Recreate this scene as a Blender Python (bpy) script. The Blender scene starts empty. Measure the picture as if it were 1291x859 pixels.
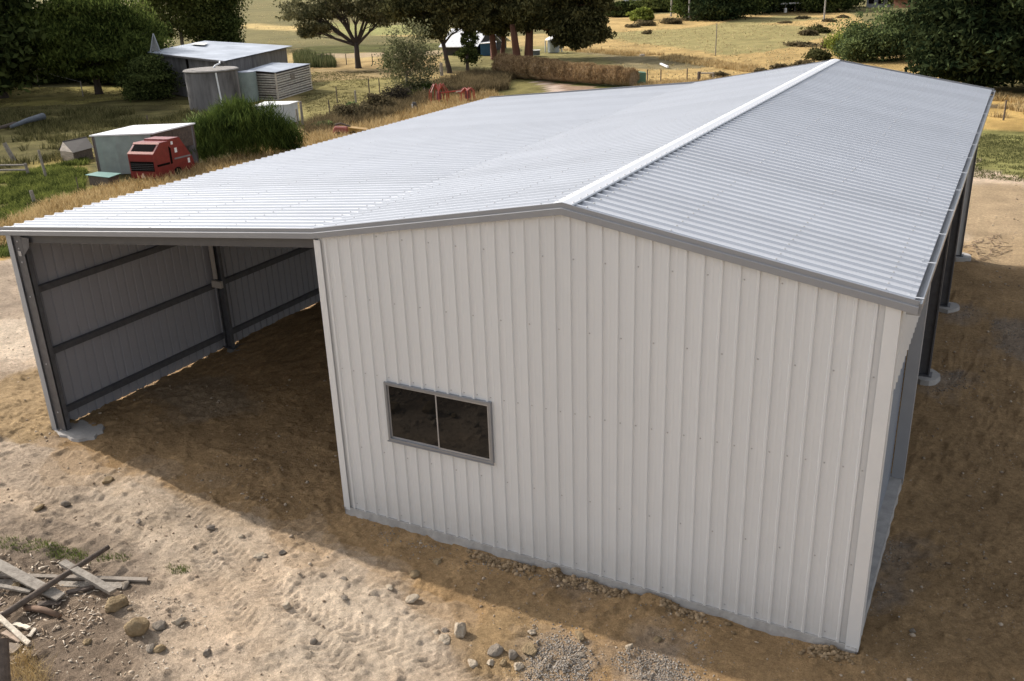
import bpy, math, random
import numpy as np
from mathutils import Vector, Matrix
random.seed(7)
RNG = np.random.default_rng(11)
SC = bpy.context.scene
COL = SC.collection

# ------------------------------------------------------------------ camera
F_PX, CX, CY, CZ, YAW, PITCH, ROLL = 1176.33, 7.7214, -9.0471, 7.206, -0.4978, 0.3785, -0.0367
Fv = np.array([math.sin(YAW)*math.cos(PITCH), math.cos(YAW)*math.cos(PITCH), -math.sin(PITCH)])
R0 = np.cross(Fv, [0, 0, 1]); R0 /= np.linalg.norm(R0)
U0 = np.cross(R0, Fv)
Rv = math.cos(ROLL)*R0 + math.sin(ROLL)*U0
Uv = -math.sin(ROLL)*R0 + math.cos(ROLL)*U0
CP = np.array([CX, CY, CZ])
cam = bpy.data.cameras.new('camera')
cam.sensor_fit = 'HORIZONTAL'; cam.sensor_width = 36
cam.lens = F_PX/1291*36; cam.clip_start = 0.05; cam.clip_end = 4000
co = bpy.data.objects.new('camera', cam); COL.objects.link(co)
co.matrix_world = Matrix(((Rv[0], Uv[0], -Fv[0], CX), (Rv[1], Uv[1], -Fv[1], CY), (Rv[2], Uv[2], -Fv[2], CZ), (0, 0, 0, 1)))
SC.camera = co

def at(px, py, z=0.0):
    """survey helper: world point at height z seen at photo pixel"""
    d = Fv + Rv*(px-645.5)/F_PX - Uv*(py-429.5)/F_PX
    return Vector(CP + (z-CZ)/d[2]*d)

def top_over(base, px, py):
    """height above ground of the photo pixel standing over a ground point"""
    d = Fv + Rv*(px-645.5)/F_PX - Uv*(py-429.5)/F_PX
    t = math.hypot(base[0]-CX, base[1]-CY)/math.hypot(d[0], d[1])
    return CZ + t*d[2]

# ------------------------------------------------------------------ materials
MATS = {}
def nt(name):
    m = bpy.data.materials.new(name); m.use_nodes = True
    n = m.node_tree; b = n.nodes['Principled BSDF']
    return m, n, b

def mat(name, col, rough=0.7, metal=0.0, var=0.12, scale=4.0, bump=0.0, bscale=30.0, col2=None, spec=0.5, stretch=(1, 1, 1)):
    if name in MATS: return MATS[name]
    m, n, b = nt(name)
    tc = n.nodes.new('ShaderNodeTexCoord')
    mp = n.nodes.new('ShaderNodeMapping'); mp.inputs['Scale'].default_value = stretch
    n.links.new(tc.outputs['Object'], mp.inputs['Vector'])
    nz = n.nodes.new('ShaderNodeTexNoise'); nz.inputs['Scale'].default_value = scale; nz.inputs['Detail'].default_value = 6; nz.inputs['Roughness'].default_value = 0.65
    n.links.new(mp.outputs['Vector'], nz.inputs['Vector'])
    rp = n.nodes.new('ShaderNodeValToRGB')
    c2 = col2 if col2 else tuple(c*(1-2*var) for c in col)
    c1 = col if col2 else tuple(min(1, c*(1+var)) for c in col)
    rp.color_ramp.elements[0].position = 0.3; rp.color_ramp.elements[0].color = (*c2, 1)
    rp.color_ramp.elements[1].position = 0.7; rp.color_ramp.elements[1].color = (*c1, 1)
    n.links.new(nz.outputs['Fac'], rp.inputs['Fac'])
    n.links.new(rp.outputs['Color'], b.inputs['Base Color'])
    b.inputs['Roughness'].default_value = rough; b.inputs['Metallic'].default_value = metal
    b.inputs['Specular IOR Level'].default_value = spec
    if bump:
        n2 = n.nodes.new('ShaderNodeTexNoise'); n2.inputs['Scale'].default_value = bscale; n2.inputs['Detail'].default_value = 5
        n.links.new(mp.outputs['Vector'], n2.inputs['Vector'])
        bp = n.nodes.new('ShaderNodeBump'); bp.inputs['Strength'].default_value = bump; bp.inputs['Distance'].default_value = 0.02
        n.links.new(n2.outputs['Fac'], bp.inputs['Height']); n.links.new(bp.outputs['Normal'], b.inputs['Normal'])
    MATS[name] = m
    return m

def leafmat(name, dark, light, scale=0.6, trans=0.3):
    """foliage: colour varies leaf by leaf and branch by branch"""
    if name in MATS: return MATS[name]
    m = bpy.data.materials.new(name); m.use_nodes = True; n = m.node_tree
    for x in list(n.nodes): n.nodes.remove(x)
    out = n.nodes.new('ShaderNodeOutputMaterial')
    tc = n.nodes.new('ShaderNodeTexCoord')
    nz = n.nodes.new('ShaderNodeTexNoise'); nz.inputs['Scale'].default_value = scale; nz.inputs['Detail'].default_value = 3
    n.links.new(tc.outputs['Object'], nz.inputs['Vector'])
    at_ = n.nodes.new('ShaderNodeAttribute'); at_.attribute_name = 'var'
    ad = n.nodes.new('ShaderNodeMath'); ad.operation = 'ADD'
    mu = n.nodes.new('ShaderNodeMath'); mu.operation = 'MULTIPLY_ADD'; mu.inputs[1].default_value = 0.5; mu.inputs[2].default_value = -0.25
    n.links.new(at_.outputs['Fac'], mu.inputs[0])
    n.links.new(nz.outputs['Fac'], ad.inputs[0]); n.links.new(mu.outputs[0], ad.inputs[1])
    rp = n.nodes.new('ShaderNodeValToRGB')
    rp.color_ramp.elements[0].position = 0.3; rp.color_ramp.elements[0].color = (*dark, 1)
    rp.color_ramp.elements[1].position = 0.72; rp.color_ramp.elements[1].color = (*light, 1)
    n.links.new(ad.outputs[0], rp.inputs['Fac'])
    d = n.nodes.new('ShaderNodeBsdfDiffuse'); t = n.nodes.new('ShaderNodeBsdfTranslucent')
    mx = n.nodes.new('ShaderNodeMixShader'); mx.inputs[0].default_value = trans
    n.links.new(rp.outputs['Color'], d.inputs['Color']); n.links.new(rp.outputs['Color'], t.inputs['Color'])
    n.links.new(d.outputs[0], mx.inputs[1]); n.links.new(t.outputs[0], mx.inputs[2])
    n.links.new(mx.outputs[0], out.inputs['Surface'])
    MATS[name] = m
    return m

def sheetmat(name, col, metal, rough, mott=0.04, spec=0.5, axis=1, step=0.76, lap=0.03, dirt=0.0, can=.12):
    """roll-formed coated steel: each sheet a shade different, faint mottling, a little grime low down"""
    if name in MATS: return MATS[name]
    m, n, b = nt(name)
    tc = n.nodes.new('ShaderNodeTexCoord')
    sp = n.nodes.new('ShaderNodeSeparateXYZ'); n.links.new(tc.outputs['Object'], sp.inputs[0])
    dv = n.nodes.new('ShaderNodeMath'); dv.operation = 'DIVIDE'; dv.inputs[1].default_value = step
    n.links.new(sp.outputs[axis], dv.inputs[0])
    fl = n.nodes.new('ShaderNodeMath'); fl.operation = 'FLOOR'; n.links.new(dv.outputs[0], fl.inputs[0])
    wn = n.nodes.new('ShaderNodeTexWhiteNoise'); wn.noise_dimensions = '1D'; n.links.new(fl.outputs[0], wn.inputs['W'])
    nz = n.nodes.new('ShaderNodeTexNoise'); nz.inputs['Scale'].default_value = 1.7; nz.inputs['Detail'].default_value = 5
    n.links.new(tc.outputs['Object'], nz.inputs['Vector'])
    a = n.nodes.new('ShaderNodeMath'); a.operation = 'MULTIPLY_ADD'; a.inputs[1].default_value = lap; a.inputs[2].default_value = 1-lap/2-mott
    n.links.new(wn.outputs['Value'], a.inputs[0])
    c = n.nodes.new('ShaderNodeMath'); c.operation = 'MULTIPLY_ADD'; c.inputs[1].default_value = mott*2
    n.links.new(nz.outputs['Fac'], c.inputs[0]); n.links.new(a.outputs[0], c.inputs[2])
    mx = n.nodes.new('ShaderNodeVectorMath'); mx.operation = 'SCALE'; mx.inputs[0].default_value = col
    n.links.new(c.outputs[0], mx.inputs['Scale'])
    last = mx.outputs[0]
    if dirt:
        mr = n.nodes.new('ShaderNodeMapRange'); mr.inputs['From Min'].default_value = 0.1; mr.inputs['From Max'].default_value = 0.75
        mr.inputs['To Min'].default_value = 1; mr.inputs['To Max'].default_value = 0
        n.links.new(sp.outputs[2], mr.inputs['Value'])
        n3 = n.nodes.new('ShaderNodeTexNoise'); n3.inputs['Scale'].default_value = 9; n3.inputs['Detail'].default_value = 6; n.links.new(tc.outputs['Object'], n3.inputs['Vector'])
        mm = n.nodes.new('ShaderNodeMath'); mm.operation = 'MULTIPLY'; n.links.new(mr.outputs[0], mm.inputs[0]); n.links.new(n3.outputs['Fac'], mm.inputs[1])
        m2 = n.nodes.new('ShaderNodeMath'); m2.operation = 'MULTIPLY'; m2.inputs[1].default_value = dirt; n.links.new(mm.outputs[0], m2.inputs[0])
        mc = n.nodes.new('ShaderNodeMixRGB'); mc.inputs[2].default_value = (.36, .29, .21, 1)
        n.links.new(m2.outputs[0], mc.inputs[0]); n.links.new(last, mc.inputs[1]); last = mc.outputs[0]
    n.links.new(last, b.inputs['Base Color'])
    rr = n.nodes.new('ShaderNodeMath'); rr.operation = 'MULTIPLY_ADD'; rr.inputs[1].default_value = 0.12; rr.inputs[2].default_value = rough-0.06
    n.links.new(nz.outputs['Fac'], rr.inputs[0]); n.links.new(rr.outputs[0], b.inputs['Roughness'])
    b.inputs['Metallic'].default_value = metal; b.inputs['Specular IOR Level'].default_value = spec
    # oil-canning of thin sheet
    n4 = n.nodes.new('ShaderNodeTexNoise'); n4.inputs['Scale'].default_value = 2.6; n4.inputs['Detail'].default_value = 2; n.links.new(tc.outputs['Object'], n4.inputs['Vector'])
    bp = n.nodes.new('ShaderNodeBump'); bp.inputs['Strength'].default_value = can; bp.inputs['Distance'].default_value = 0.02
    n.links.new(n4.outputs['Fac'], bp.inputs['Height']); n.links.new(bp.outputs['Normal'], b.inputs['Normal'])
    MATS[name] = m
    return m

ROOF = sheetmat('zincalume_roof', (.565, .58, .615), 0.30, 0.37, lap=0.07, can=.02, mott=.05)
WALLM = sheetmat('cream_cladding', (.64, .645, .65), 0.0, 0.5, axis=0, lap=0.035, mott=.02, dirt=0.35)
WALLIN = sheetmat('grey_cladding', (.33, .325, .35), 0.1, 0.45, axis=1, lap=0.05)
TRIM = mat('slate_grey_trim', (.27, .275, .29), .45, .1, .03)
CREAM = mat('cream_flashing', (.66, .66, .66), .45, 0, .02)
CAPM = mat('zinc_cap', (.62, .635, .665), .4, .15, .02)
GALV = mat('galvanised_steel', (.34, .35, .37), .45, .55, .12, 9)
GALVD = mat('dark_steel', (.13, .13, .14), .5, .45, .12, 9)
SCREW = mat('screw_head', (.45, .44, .44), .5, .4, .05)
CONC = mat('concrete', (.40, .38, .36), .9, 0, .12, 6, .5, 40)
CONCP = mat('pale_concrete', (.36, .34, .32), .85, 0, .12, 3, .4, 30)
ALU = mat('window_aluminium', (.27, .28, .30), .4, .5, .03)
GLASS = mat('dark_glass', (.008, .008, .008), .03, 0, .02, spec=.35)
RDOOR = mat('roller_door_steel', (.22, .24, .28), .45, .1, .04)
RED = mat('red_paint', (.20, .018, .016), .4, 0, .15, 5)
REDL = mat('faded_red_paint', (.36, .10, .07), .5, 0, .12, 5)
BLACK = mat('black_opening', (.010, .008, .008), .9, spec=.03)
WHITE = mat('white_paint', (.8, .8, .8), .5, 0, .03)
OLDWOOD = mat('weathered_wood', (.27, .23, .19), .9, 0, .2, 3, .5, 25, stretch=(1, 1, 6))
GREYWOOD = mat('grey_timber', (.36, .32, .27), .9, 0, .2, 12, .5, 40, col2=(.17, .145, .12))
PALEWOOD = mat('pale_split_timber', (.62, .54, .43), .85, 0, .15, 10, .4, 30)
DARKWOOD = mat('dark_rotten_timber', (.13, .10, .08), .95, 0, .2, 12, .5, 40)
BARK = mat('brown_bark', (.075, .055, .045), .95, 0, .25, 2, .6, 9, stretch=(3, 3, .6))
BARKR = mat('red_brown_bark', (.17, .075, .05), .95, 0, .2, 1.2, .6, 9, stretch=(3, 3, .6))
BARKP = mat('pale_bark', (.25, .21, .17), .95, 0, .2, 2, .5, 9)
OLDIRON = mat('weathered_iron_roof', (.46, .50, .57), .5, .15, .25, .55, col2=(.22, .25, .30))
OLDWALL = mat('stained_sheet_wall', (.20, .19, .19), .8, 0, .25, 1.4, stretch=(2, 2, .4))
RUST = mat('rusty_iron', (.33, .16, .10), .8, .1, .2, 1)
TANKC = mat('stained_tank_concrete', (.27, .255, .25), .9, 0, .3, 1.0, .4, 20, col2=(.045, .042, .042), stretch=(1, 1, .2))
TANKL = mat('tank_lid_concrete', (.27, .25, .23), .95, 0, .2, 3, .5, 20)
GREENIRON = mat('grey_green_sheet', (.30, .36, .34), .6, .1, .1, 2)
STONE_T = mat('tan_stone', (.33, .25, .15), .95, 0, .3, 14, 1.0, 45, spec=.1, col2=(.20, .145, .085))
STONE_G = mat('grey_stone', (.29, .25, .205), .95, 0, .3, 14, 1.0, 45, spec=.1, col2=(.17, .14, .11))
STONE_P = mat('pale_stone', (.48, .41, .32), .95, 0, .25, 14, 1.0, 45, spec=.1, col2=(.30, .24, .175))

# ------------------------------------------------------------------ mesh helpers
def empty(name, loc=(0, 0, 0)):
    o = bpy.data.objects.new(name, None); COL.objects.link(o); o.location = loc; o.empty_display_size = .3
    return o

def tag(o, label=None, cat=None, group=None, kind=None):
    if label: o['label'] = label
    if cat: o['category'] = cat
    if group: o['group'] = group
    if kind: o['kind'] = kind
    return o

def raw(name, V, Fq, mt, parent=None, var=None, smooth=False, origin=None):
    """fast mesh from numpy: V (n,3), Fq (m,k)"""
    V = np.asarray(V, dtype=np.float32); Fq = np.asarray(Fq, dtype=np.int32)
    if origin is not None: V = V - np.asarray(origin, dtype=np.float32)
    me = bpy.data.meshes.new(name)
    me.vertices.add(len(V)); me.vertices.foreach_set('co', V.ravel())
    m, k = Fq.shape
    me.loops.add(m*k); me.loops.foreach_set('vertex_index', Fq.ravel())
    me.polygons.add(m)
    me.polygons.foreach_set('loop_start', np.arange(0, m*k, k, dtype=np.int32))
    me.polygons.foreach_set('loop_total', np.full(m, k, dtype=np.int32))
    if smooth: me.polygons.foreach_set('use_smooth', np.ones(m, dtype=bool))
    me.update(calc_edges=True)
    if var is not None:
        a = me.attributes.new('var', 'FLOAT', 'POINT'); a.data.foreach_set('value', np.asarray(var, dtype=np.float32))
    me.materials.append(mt)
    o = bpy.data.objects.new(name, me); COL.objects.link(o)
    if origin is not None: o.location = origin
    if parent is not None:
        o.parent = parent
        o.matrix_parent_inverse = Matrix.Identity(4)
        if origin is not None: o.location = Vector(origin) - Vector(parent.location)
        else: o.location = -Vector(parent.location)
    return o

class MB:
    def __init__(s): s.v = []; s.f = []; s.m = []; s.mi = 0
    def add(s, vs, fs):
        b = len(s.v); s.v += [tuple(v) for v in vs]
        for f in fs: s.f.append([b+i for i in f]); s.m.append(s.mi)
        return s
    def quad(s, a, b, c, d): return s.add([a, b, c, d], [(0, 1, 2, 3)])
    def hexa(s, p):  # p: 8 points bottom 4 ccw, top 4
        return s.add(p, [(3, 2, 1, 0), (4, 5, 6, 7), (0, 1, 5, 4), (1, 2, 6, 5), (2, 3, 7, 6), (3, 0, 4, 7)])
    def box(s, x0, x1, y0, y1, z0, z1):
        return s.hexa([(x0, y0, z0), (x1, y0, z0), (x1, y1, z0), (x0, y1, z0), (x0, y0, z1), (x1, y0, z1), (x1, y1, z1), (x0, y1, z1)])
    def obox(s, c, ux, uy, uz, sx, sy, sz):
        c = Vector(c); ux = Vector(ux).normalized()*sx/2; uy = Vector(uy).normalized()*sy/2; uz = Vector(uz).normalized()*sz/2
        p = [c+a*ux+b*uy+d*uz for d in (-1, 1) for a, b in ((-1, -1), (1, -1), (1, 1), (-1, 1))]
        return s.hexa(p)
    def beam(s, a, b, w, h, up=(0, 0, 1)):
        a = Vector(a); b = Vector(b); d = (b-a); n = d.normalized(); up = Vector(up)
        sx = n.cross(up)
        if sx.length < 1e-3: sx = n.cross(Vector((1, 0, 0)))
        sx.normalize(); u = sx.cross(n)
        return s.obox((a+b)/2, n, sx, u, d.length, w, h)
    def tube(s, pts, rs, n=8, cap=True):
        pts = [Vector(p) for p in pts]
        if not hasattr(rs, '__len__'): rs = [rs]*len(pts)
        base = len(s.v); prev = None
        for i, p in enumerate(pts):
            d = (pts[min(i+1, len(pts)-1)]-pts[max(i-1, 0)]).normalized()
            if prev is None:
                a = d.cross(Vector((0, 0, 1)))
                if a.length < .05: a = d.cross(Vector((1, 0, 0)))
            else: a = prev - d*prev.dot(d)
            a.normalize(); prev = a; b = d.cross(a)
            for k in range(n):
                t = 2*math.pi*k/n; s.v.append(tuple(p+(a*math.cos(t)+b*math.sin(t))*rs[i]))
        for i in range(len(pts)-1):
            for k in range(n):
                s.f.append([base+i*n+k, base+i*n+(k+1) % n, base+(i+1)*n+(k+1) % n, base+(i+1)*n+k]); s.m.append(s.mi)
        if cap:
            s.f.append([base+k for k in range(n)][::-1]); s.m.append(s.mi)
            s.f.append([base+(len(pts)-1)*n+k for k in range(n)]); s.m.append(s.mi)
        return s
    def cyl(s, c, r0, r1, h, n=24): return s.tube([c, (c[0], c[1], c[2]+h)], [r0, r1], n)
    def build(s, name, mt, parent=None, smooth=False, bevel=0, origin=None):
        me = bpy.data.meshes.new(name)
        me.from_pydata(s.v, [], s.f)
        ms = mt if isinstance(mt, (list, tuple)) else [mt]
        for x in ms: me.materials.append(x)
        if len(ms) > 1: me.polygons.foreach_set('material_index', s.m)
        if smooth: me.polygons.foreach_set('use_smooth', [True]*len(s.f))
        me.update()
        o = bpy.data.objects.new(name, me); COL.objects.link(o)
        if parent is not None:
            o.parent = parent; o.location = -Vector(parent.location)
        elif origin is not None:
            me.transform(Matrix.Translation(-Vector(origin))); o.location = origin
        if bevel:
            b = o.modifiers.new('bevel', 'BEVEL'); b.width = bevel; b.segments = 2; b.limit_method = 'ANGLE'
        return o

# ------------------------------------------------------------------ numpy noise
def _h(ix, iy, s):
    n = (ix.astype(np.int64)*374761393 + iy.astype(np.int64)*668265263 + s*982451653) & 0xffffffff
    n = ((n ^ (n >> 13))*1274126177) & 0xffffffff
    n = n ^ (n >> 16)
    return (n & 0xffff)/65535.0
def vnoise(x, y, s=0):
    ix = np.floor(x); iy = np.floor(y); fx = x-ix; fy = y-iy
    fx = fx*fx*(3-2*fx); fy = fy*fy*(3-2*fy)
    a = _h(ix, iy, s); b = _h(ix+1, iy, s); c = _h(ix, iy+1, s); d = _h(ix+1, iy+1, s)
    return (a*(1-fx)+b*fx)*(1-fy)+(c*(1-fx)+d*fx)*fy
def fbm(x, y, f, o=4, s=0):
    r = 0; a = .5; t = 0
    for i in range(o):
        r = r + a*vnoise(x*f+13.7*i, y*f+7.3*i, s+i); t += a; a *= .5; f *= 2.03
    return r/t
def sst(a, b, x):
    t = np.clip((x-a)/(b-a), 0, 1); return t*t*(3-2*t)

# ------------------------------------------------------------------ terrain
def tracks(x, y):
    """tyre tread prints pressed in the dirt in front of the shed"""
    z = np.zeros_like(x); M = np.zeros_like(x)
    for (a, b, w, pitch) in TR:
        ax, ay = a; dx, dy = b[0]-ax, b[1]-ay; L = math.hypot(dx, dy); dx /= L; dy /= L
        s = (x-ax)*dx+(y-ay)*dy; t = -(x-ax)*dy+(y-ay)*dx
        t = t + .12*np.sin(s*.9)
        m = sst(w, w*.75, np.abs(t))*sst(-.3, .3, s)*sst(L+.3, L-.3, s)
        m = m*sst(.30, .48, fbm(x, y, 1.1, 3, 41))
        tread = np.sin((s+np.abs(t)*.8)*2*math.pi/pitch)
        z += m*(-.012+.016*tread); M = np.maximum(M, m)
    return z, M
TR = [(tuple(at(*p)[:2]), tuple(at(*q)[:2]), w, k) for p, q, w, k in (((195, 580), (430, 860), .20, .125), ((360, 758), (690, 868), .19, .125), ((250, 690), (330, 790), .17, .12), ((20, 600), (190, 690), .18, .13), ((470, 700), (600, 800), .17, .12))]
def H(x, y):
    x = np.asarray(x, float); y = np.asarray(y, float)
    d0 = np.hypot(x, y+1); near = np.exp(-(np.maximum(0, d0-14)/12)**2)
    z = np.zeros_like(x); q = d0 < 46; X, Y, N = x[q], y[q], near[q]
    zz = (fbm(X, Y, .35, 3, 1)-.5)*.10*N + (fbm(X, Y, 1.9, 4, 5)-.5)*.075*N
    rg = sst(.35, .65, fbm(X, Y, .55, 3, 15))
    zz += (fbm(X, Y, 5, 3, 9)-.5)*(.022+.035*rg)*N
    q2 = np.hypot(X, Y+1) < 16; X2, Y2, g2 = X[q2], Y[q2], rg[q2]
    z2 = (np.abs(fbm(X2, Y2, 11, 3, 12)-.5)*2)**.8*.030*(.4+g2)
    z2 += sst(.62, .78, fbm(X2, Y2, 6.5, 2, 19))*.030 + sst(.66, .82, fbm(X2, Y2, 13, 2, 29))*.020*(.3+g2)
    z2 += sst(3, 0, np.hypot(X2+3.2, Y2+2.6))*(fbm(X2, Y2, 3, 3, 23)-.4)*.18
    z2 += np.exp(-((Y2+.06)/.10)**2)*((X2 > -.1) & (X2 < 7.1))*sst(.45, .75, fbm(X2, Y2, 1.7, 3, 21))*.07
    tz, tm = tracks(X2, Y2); z2 = z2*(1-.75*tm)+tz
    zz[q2] += z2; z[q] = zz
    inside = (x > -.05) & (x < 7.05) & (y > -.05) & (y < 16)
    z = z + (fbm(x, y, .06, 3, 31)-.5)*.5*sst(25, 60, np.hypot(x, y))
    far = np.hypot(x, y)
    z = z + sst(320, 1500, far)*60
    z = np.where(inside, np.minimum(z, .02), z)
    return z
def hz(x, y): return float(H(np.array([x]), np.array([y]))[0])

def axis_pts(lo, a, b, hi, h, g):
    mid = list(np.arange(a, b, h)); L = []; R = []
    d = h; x = a
    while x > lo: d *= 1+g; x -= d; L.append(x)
    d = h; x = mid[-1]
    while x < hi: d *= 1+g; x += d; R.append(x)
    return np.array(L[::-1]+mid+R)
gx = axis_pts(-1500, -7.6, 9.4, 1200, .034, .019)
gy = axis_pts(-900, -4.9, 1.6, 1700, .030, .019)
GX, GY = np.meshgrid(gx, gy); nx, ny = len(gx), len(gy)
PX, PY = GX.ravel(), GY.ravel()
PZ = H(PX, PY)

def inpoly(x, y, P, jit=0.0, jf=.5, seed=3):
    xs = [p[0] for p in P]; ys = [p[1] for p in P]; m_ = 1+jit*1.5
    box = (x > min(xs)-m_) & (x < max(xs)+m_) & (y > min(ys)-m_) & (y < max(ys)+m_)
    r = np.zeros(x.shape, bool); xb, yb = x[box], y[box]; c = np.zeros(xb.shape, bool)
    if jit and len(xb):
        dx_ = (fbm(xb, yb, jf, 3, seed)-.5)*2*jit; dy_ = (fbm(xb, yb, jf, 3, seed+9)-.5)*2*jit
        xb = xb+dx_; yb = yb+dy_
    n = len(P)
    for i in range(n):
        x1, y1 = P[i][:2]; x2, y2 = P[(i+1) % n][:2]
        if y1 == y2: continue
        c ^= ((y1 > yb) != (y2 > yb)) & (xb < (x2-x1)*(yb-y1)/(y2-y1)+x1)
    r[box] = c
    return r
def pxpoly(L): return [tuple(at(*q)[:2]) for q in L]

def build_ground():
    x, y = PX, PY
    C = np.empty((len(x), 3)); C[:] = (.19, .165, .075)
    n1 = fbm(x, y, .12, 4, 51); n2 = fbm(x, y, .9, 4, 61)
    C += (n1[:, None]-.5)*np.array([.12, .09, .04])
    n3 = fbm(x, y, 2.6, 4, 65)
    FS = 1.5
    def paint(P, col, jit=.8, jf=.4, a=1.0, seed=3, v=.25):
        m = inpoly(x, y, P, jit, jf, seed)
        cc = np.array(col)*np.array((.66, .60, .54))*FS*(1+v*3.2*(n2[m, None]-.5)+v*2.0*(n3[m, None]-.5)+v*2.4*(n1[m, None]-.5))
        C[m] = C[m]*(1-a)+cc*a
    G = pxpoly
    # paddocks and fields
    paint(G([(280, -34), (700, -50), (700, 40), (560, 58), (380, 62), (300, 64)]), (.44, .36, .18), 1.5, .2, v=.12)
    paint(G([(300, 30), (480, 36), (600, 44), (600, 50), (480, 44), (300, 36)]), (.50, .41, .20), 1.5, .2, v=.1)
    paint(G([(420, 28), (520, 32), (570, 44), (420, 44)]), (.28, .30, .13), 1.5, .2, v=.1)
    paint(G([(376, 59), (600, 55), (600, 63), (376, 69)]), (.11, .12, .045), .6, .3)
    paint(G([(376, 69), (600, 63), (600, 68), (376, 74)]), (.45, .38, .27), .4, .3, v=.1)
    paint(G([(376, 76), (560, 72), (560, 88), (376, 96)]), (.40, .31, .16), .6, .3)
    paint(G([(700, 22), (1060, 10), (1170, 75), (1250, 108), (1330, 122), (1100, 125), (1000, 112), (800, 112), (800, 98), (700, 80)]), (.47, .36, .17), 1.0, .25, v=.15)
    paint(G([(740, 43), (860, 38), (930, 26), (1000, 17), (1040, 24), (960, 30), (1060, 40), (1020, 50), (980, 64), (910, 70), (850, 60), (770, 50)]), (.31, .29, .14), 1.2, .2, v=.1)
    paint(G([(690, 66), (760, 66), (830, 72), (880, 78), (908, 82), (870, 87), (780, 87), (700, 80)]), (.25, .225, .135), .8, .3, v=.2)
    paint(G([(560, 60), (700, 58), (760, 72), (800, 95), (630, 92), (560, 90)]), (.24, .23, .11), .8, .3)
    # lawn right of the old shed
    paint(G([(385, 92), (460, 90), (520, 100), (500, 150), (400, 170), (360, 150), (376, 118)]), (.24, .225, .10), .6, .4)
    paint(G([(392, 88), (520, 88), (520, 98), (392, 106)]), (.33, .27, .15), .6, .4)
    # green side on the left
    paint(G([(-260, 122), (170, 108), (225, 124), (330, 140), (385, 150), (380, 168), (250, 210), (100, 250), (0, 280), (-260, 330)]), (.13, .125, .055), .8, .4, v=.4)
    paint(G([(-200, 118), (30, 112), (180, 108), (186, 122), (100, 132), (-200, 140)]), (.30, .28, .10), .8, .4, v=.3)
    paint(G([(-200, 222), (0, 218), (120, 196), (112, 222), (100, 246), (40, 272), (-60, 310), (-260, 345)]), (.15, .155, .05), .5, .6, v=.5)
    paint(G([(30, 205), (118, 190), (112, 215), (60, 224)]), (.30, .26, .10), .4, .6, v=.4)
    # dry verge beside the shed
    paint(G([(-80, 330), (0, 296), (60, 264), (160, 238), (240, 215), (350, 184), (420, 168), (480, 148), (540, 128), (650, 108), (650, 130), (560, 170), (300, 280), (0, 345)]), (.44, .32, .13), .5, .5, v=.3)
    paint(G([(600, 112), (560, 108), (640, 95), (690, 97), (720, 112), (640, 122)]), (.22, .21, .09), .5, .5)
    # right hand side
    paint(G([(1170, 146), (1250, 152), (1420, 168), (1420, 248), (1291, 233), (1230, 224), (1180, 222)]), (.20, .21, .085), .6, .5, v=.35)
    paint(G([(1170, 112), (1420, 128), (1420, 176), (1291, 168), (1230, 160), (1170, 150)]), (.46, .34, .14), .6, .5, v=.2)
    paint(G([(1236, 130), (1420, 148), (1420, 153), (1236, 134)]), (.16, .13, .085), .15, .5)
    # bare earth yard
    yard = [(-22, -60), (-19.5, -10), (-17.6, 4.5), (-16.5, 10), (-14.5, 20), (-15.5, 30), (-17, 40), (-9, 44), (0, 40), (5, 33), (7, 27.8), (9, 26.3), (14, 25.5), (26, 24), (40, 10), (44, -60)]
    m = inpoly(x, y, yard, .7, .6, 77)
    pale = np.array((.50, .395, .295)); ochre = np.array((.385, .25, .125)); grey = np.array((.27, .245, .225)); dark = np.array((.15, .11, .08)); wht = np.array((.66, .545, .42))
    k = sst(.38, .62, fbm(x, y, .45, 4, 71))[:, None]
    k2 = sst(.35, .65, fbm(x, y, 2.2, 4, 73))[:, None]; k3 = sst(.3, .7, fbm(x, y, 8, 3, 75))[:, None]
    D = pale*(.86+.16*k+.12*k2+.10*k3)*(1-np.array((0, .02, .05))*k2)
    def blend(P, col, jit, a, jf=.8, seed=5, soft=.5):
        nonlocal D
        w = np.zeros(len(x))
        for s in range(4): w += inpoly(x, y, P, jit*(1+.35*s), jf, seed+s*17)
        w = (w/4*a)[:, None]; D = D*(1-w)+np.array(col)*w
    # ochre fill inside, round the shed and to the right
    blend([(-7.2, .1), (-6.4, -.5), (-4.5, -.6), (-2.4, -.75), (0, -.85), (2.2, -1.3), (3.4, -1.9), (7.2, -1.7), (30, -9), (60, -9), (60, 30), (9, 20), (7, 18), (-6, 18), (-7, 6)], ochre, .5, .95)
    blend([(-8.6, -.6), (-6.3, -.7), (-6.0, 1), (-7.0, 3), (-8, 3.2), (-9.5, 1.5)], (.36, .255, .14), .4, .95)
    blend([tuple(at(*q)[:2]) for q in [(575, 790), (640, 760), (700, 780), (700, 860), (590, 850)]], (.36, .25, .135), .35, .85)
    blend([tuple(at(*q)[:2]) for q in [(1170, 230), (1300, 235), (1320, 340), (1225, 330), (1210, 300)]], (.42, .31, .19), .5, .9)
    # grey crushed rock
    for P in ([(655, 815), (700, 790), (745, 820), (740, 870), (670, 870)], [(770, 820), (860, 800), (880, 870), (780, 870)], [(1250, 400), (1330, 400), (1330, 470), (1260, 450)],
              [(1095, 690), (1180, 680), (1150, 730), (1095, 770)], [(1165, 470), (1215, 465), (1215, 500), (1165, 500)], [(700, 720), (760, 715), (800, 745), (720, 745)], [(1195, 385), (1230, 385), (1230, 410), (1200, 410)]):
        blend([tuple(at(*q)[:2]) for q in P], grey, .38, .5, 1.8)
    blend([tuple(at(*q)[:2]) for q in [(180, 480), (290, 470), (330, 520), (240, 540)]], (.33, .27, .2), .4, .5)
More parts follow.
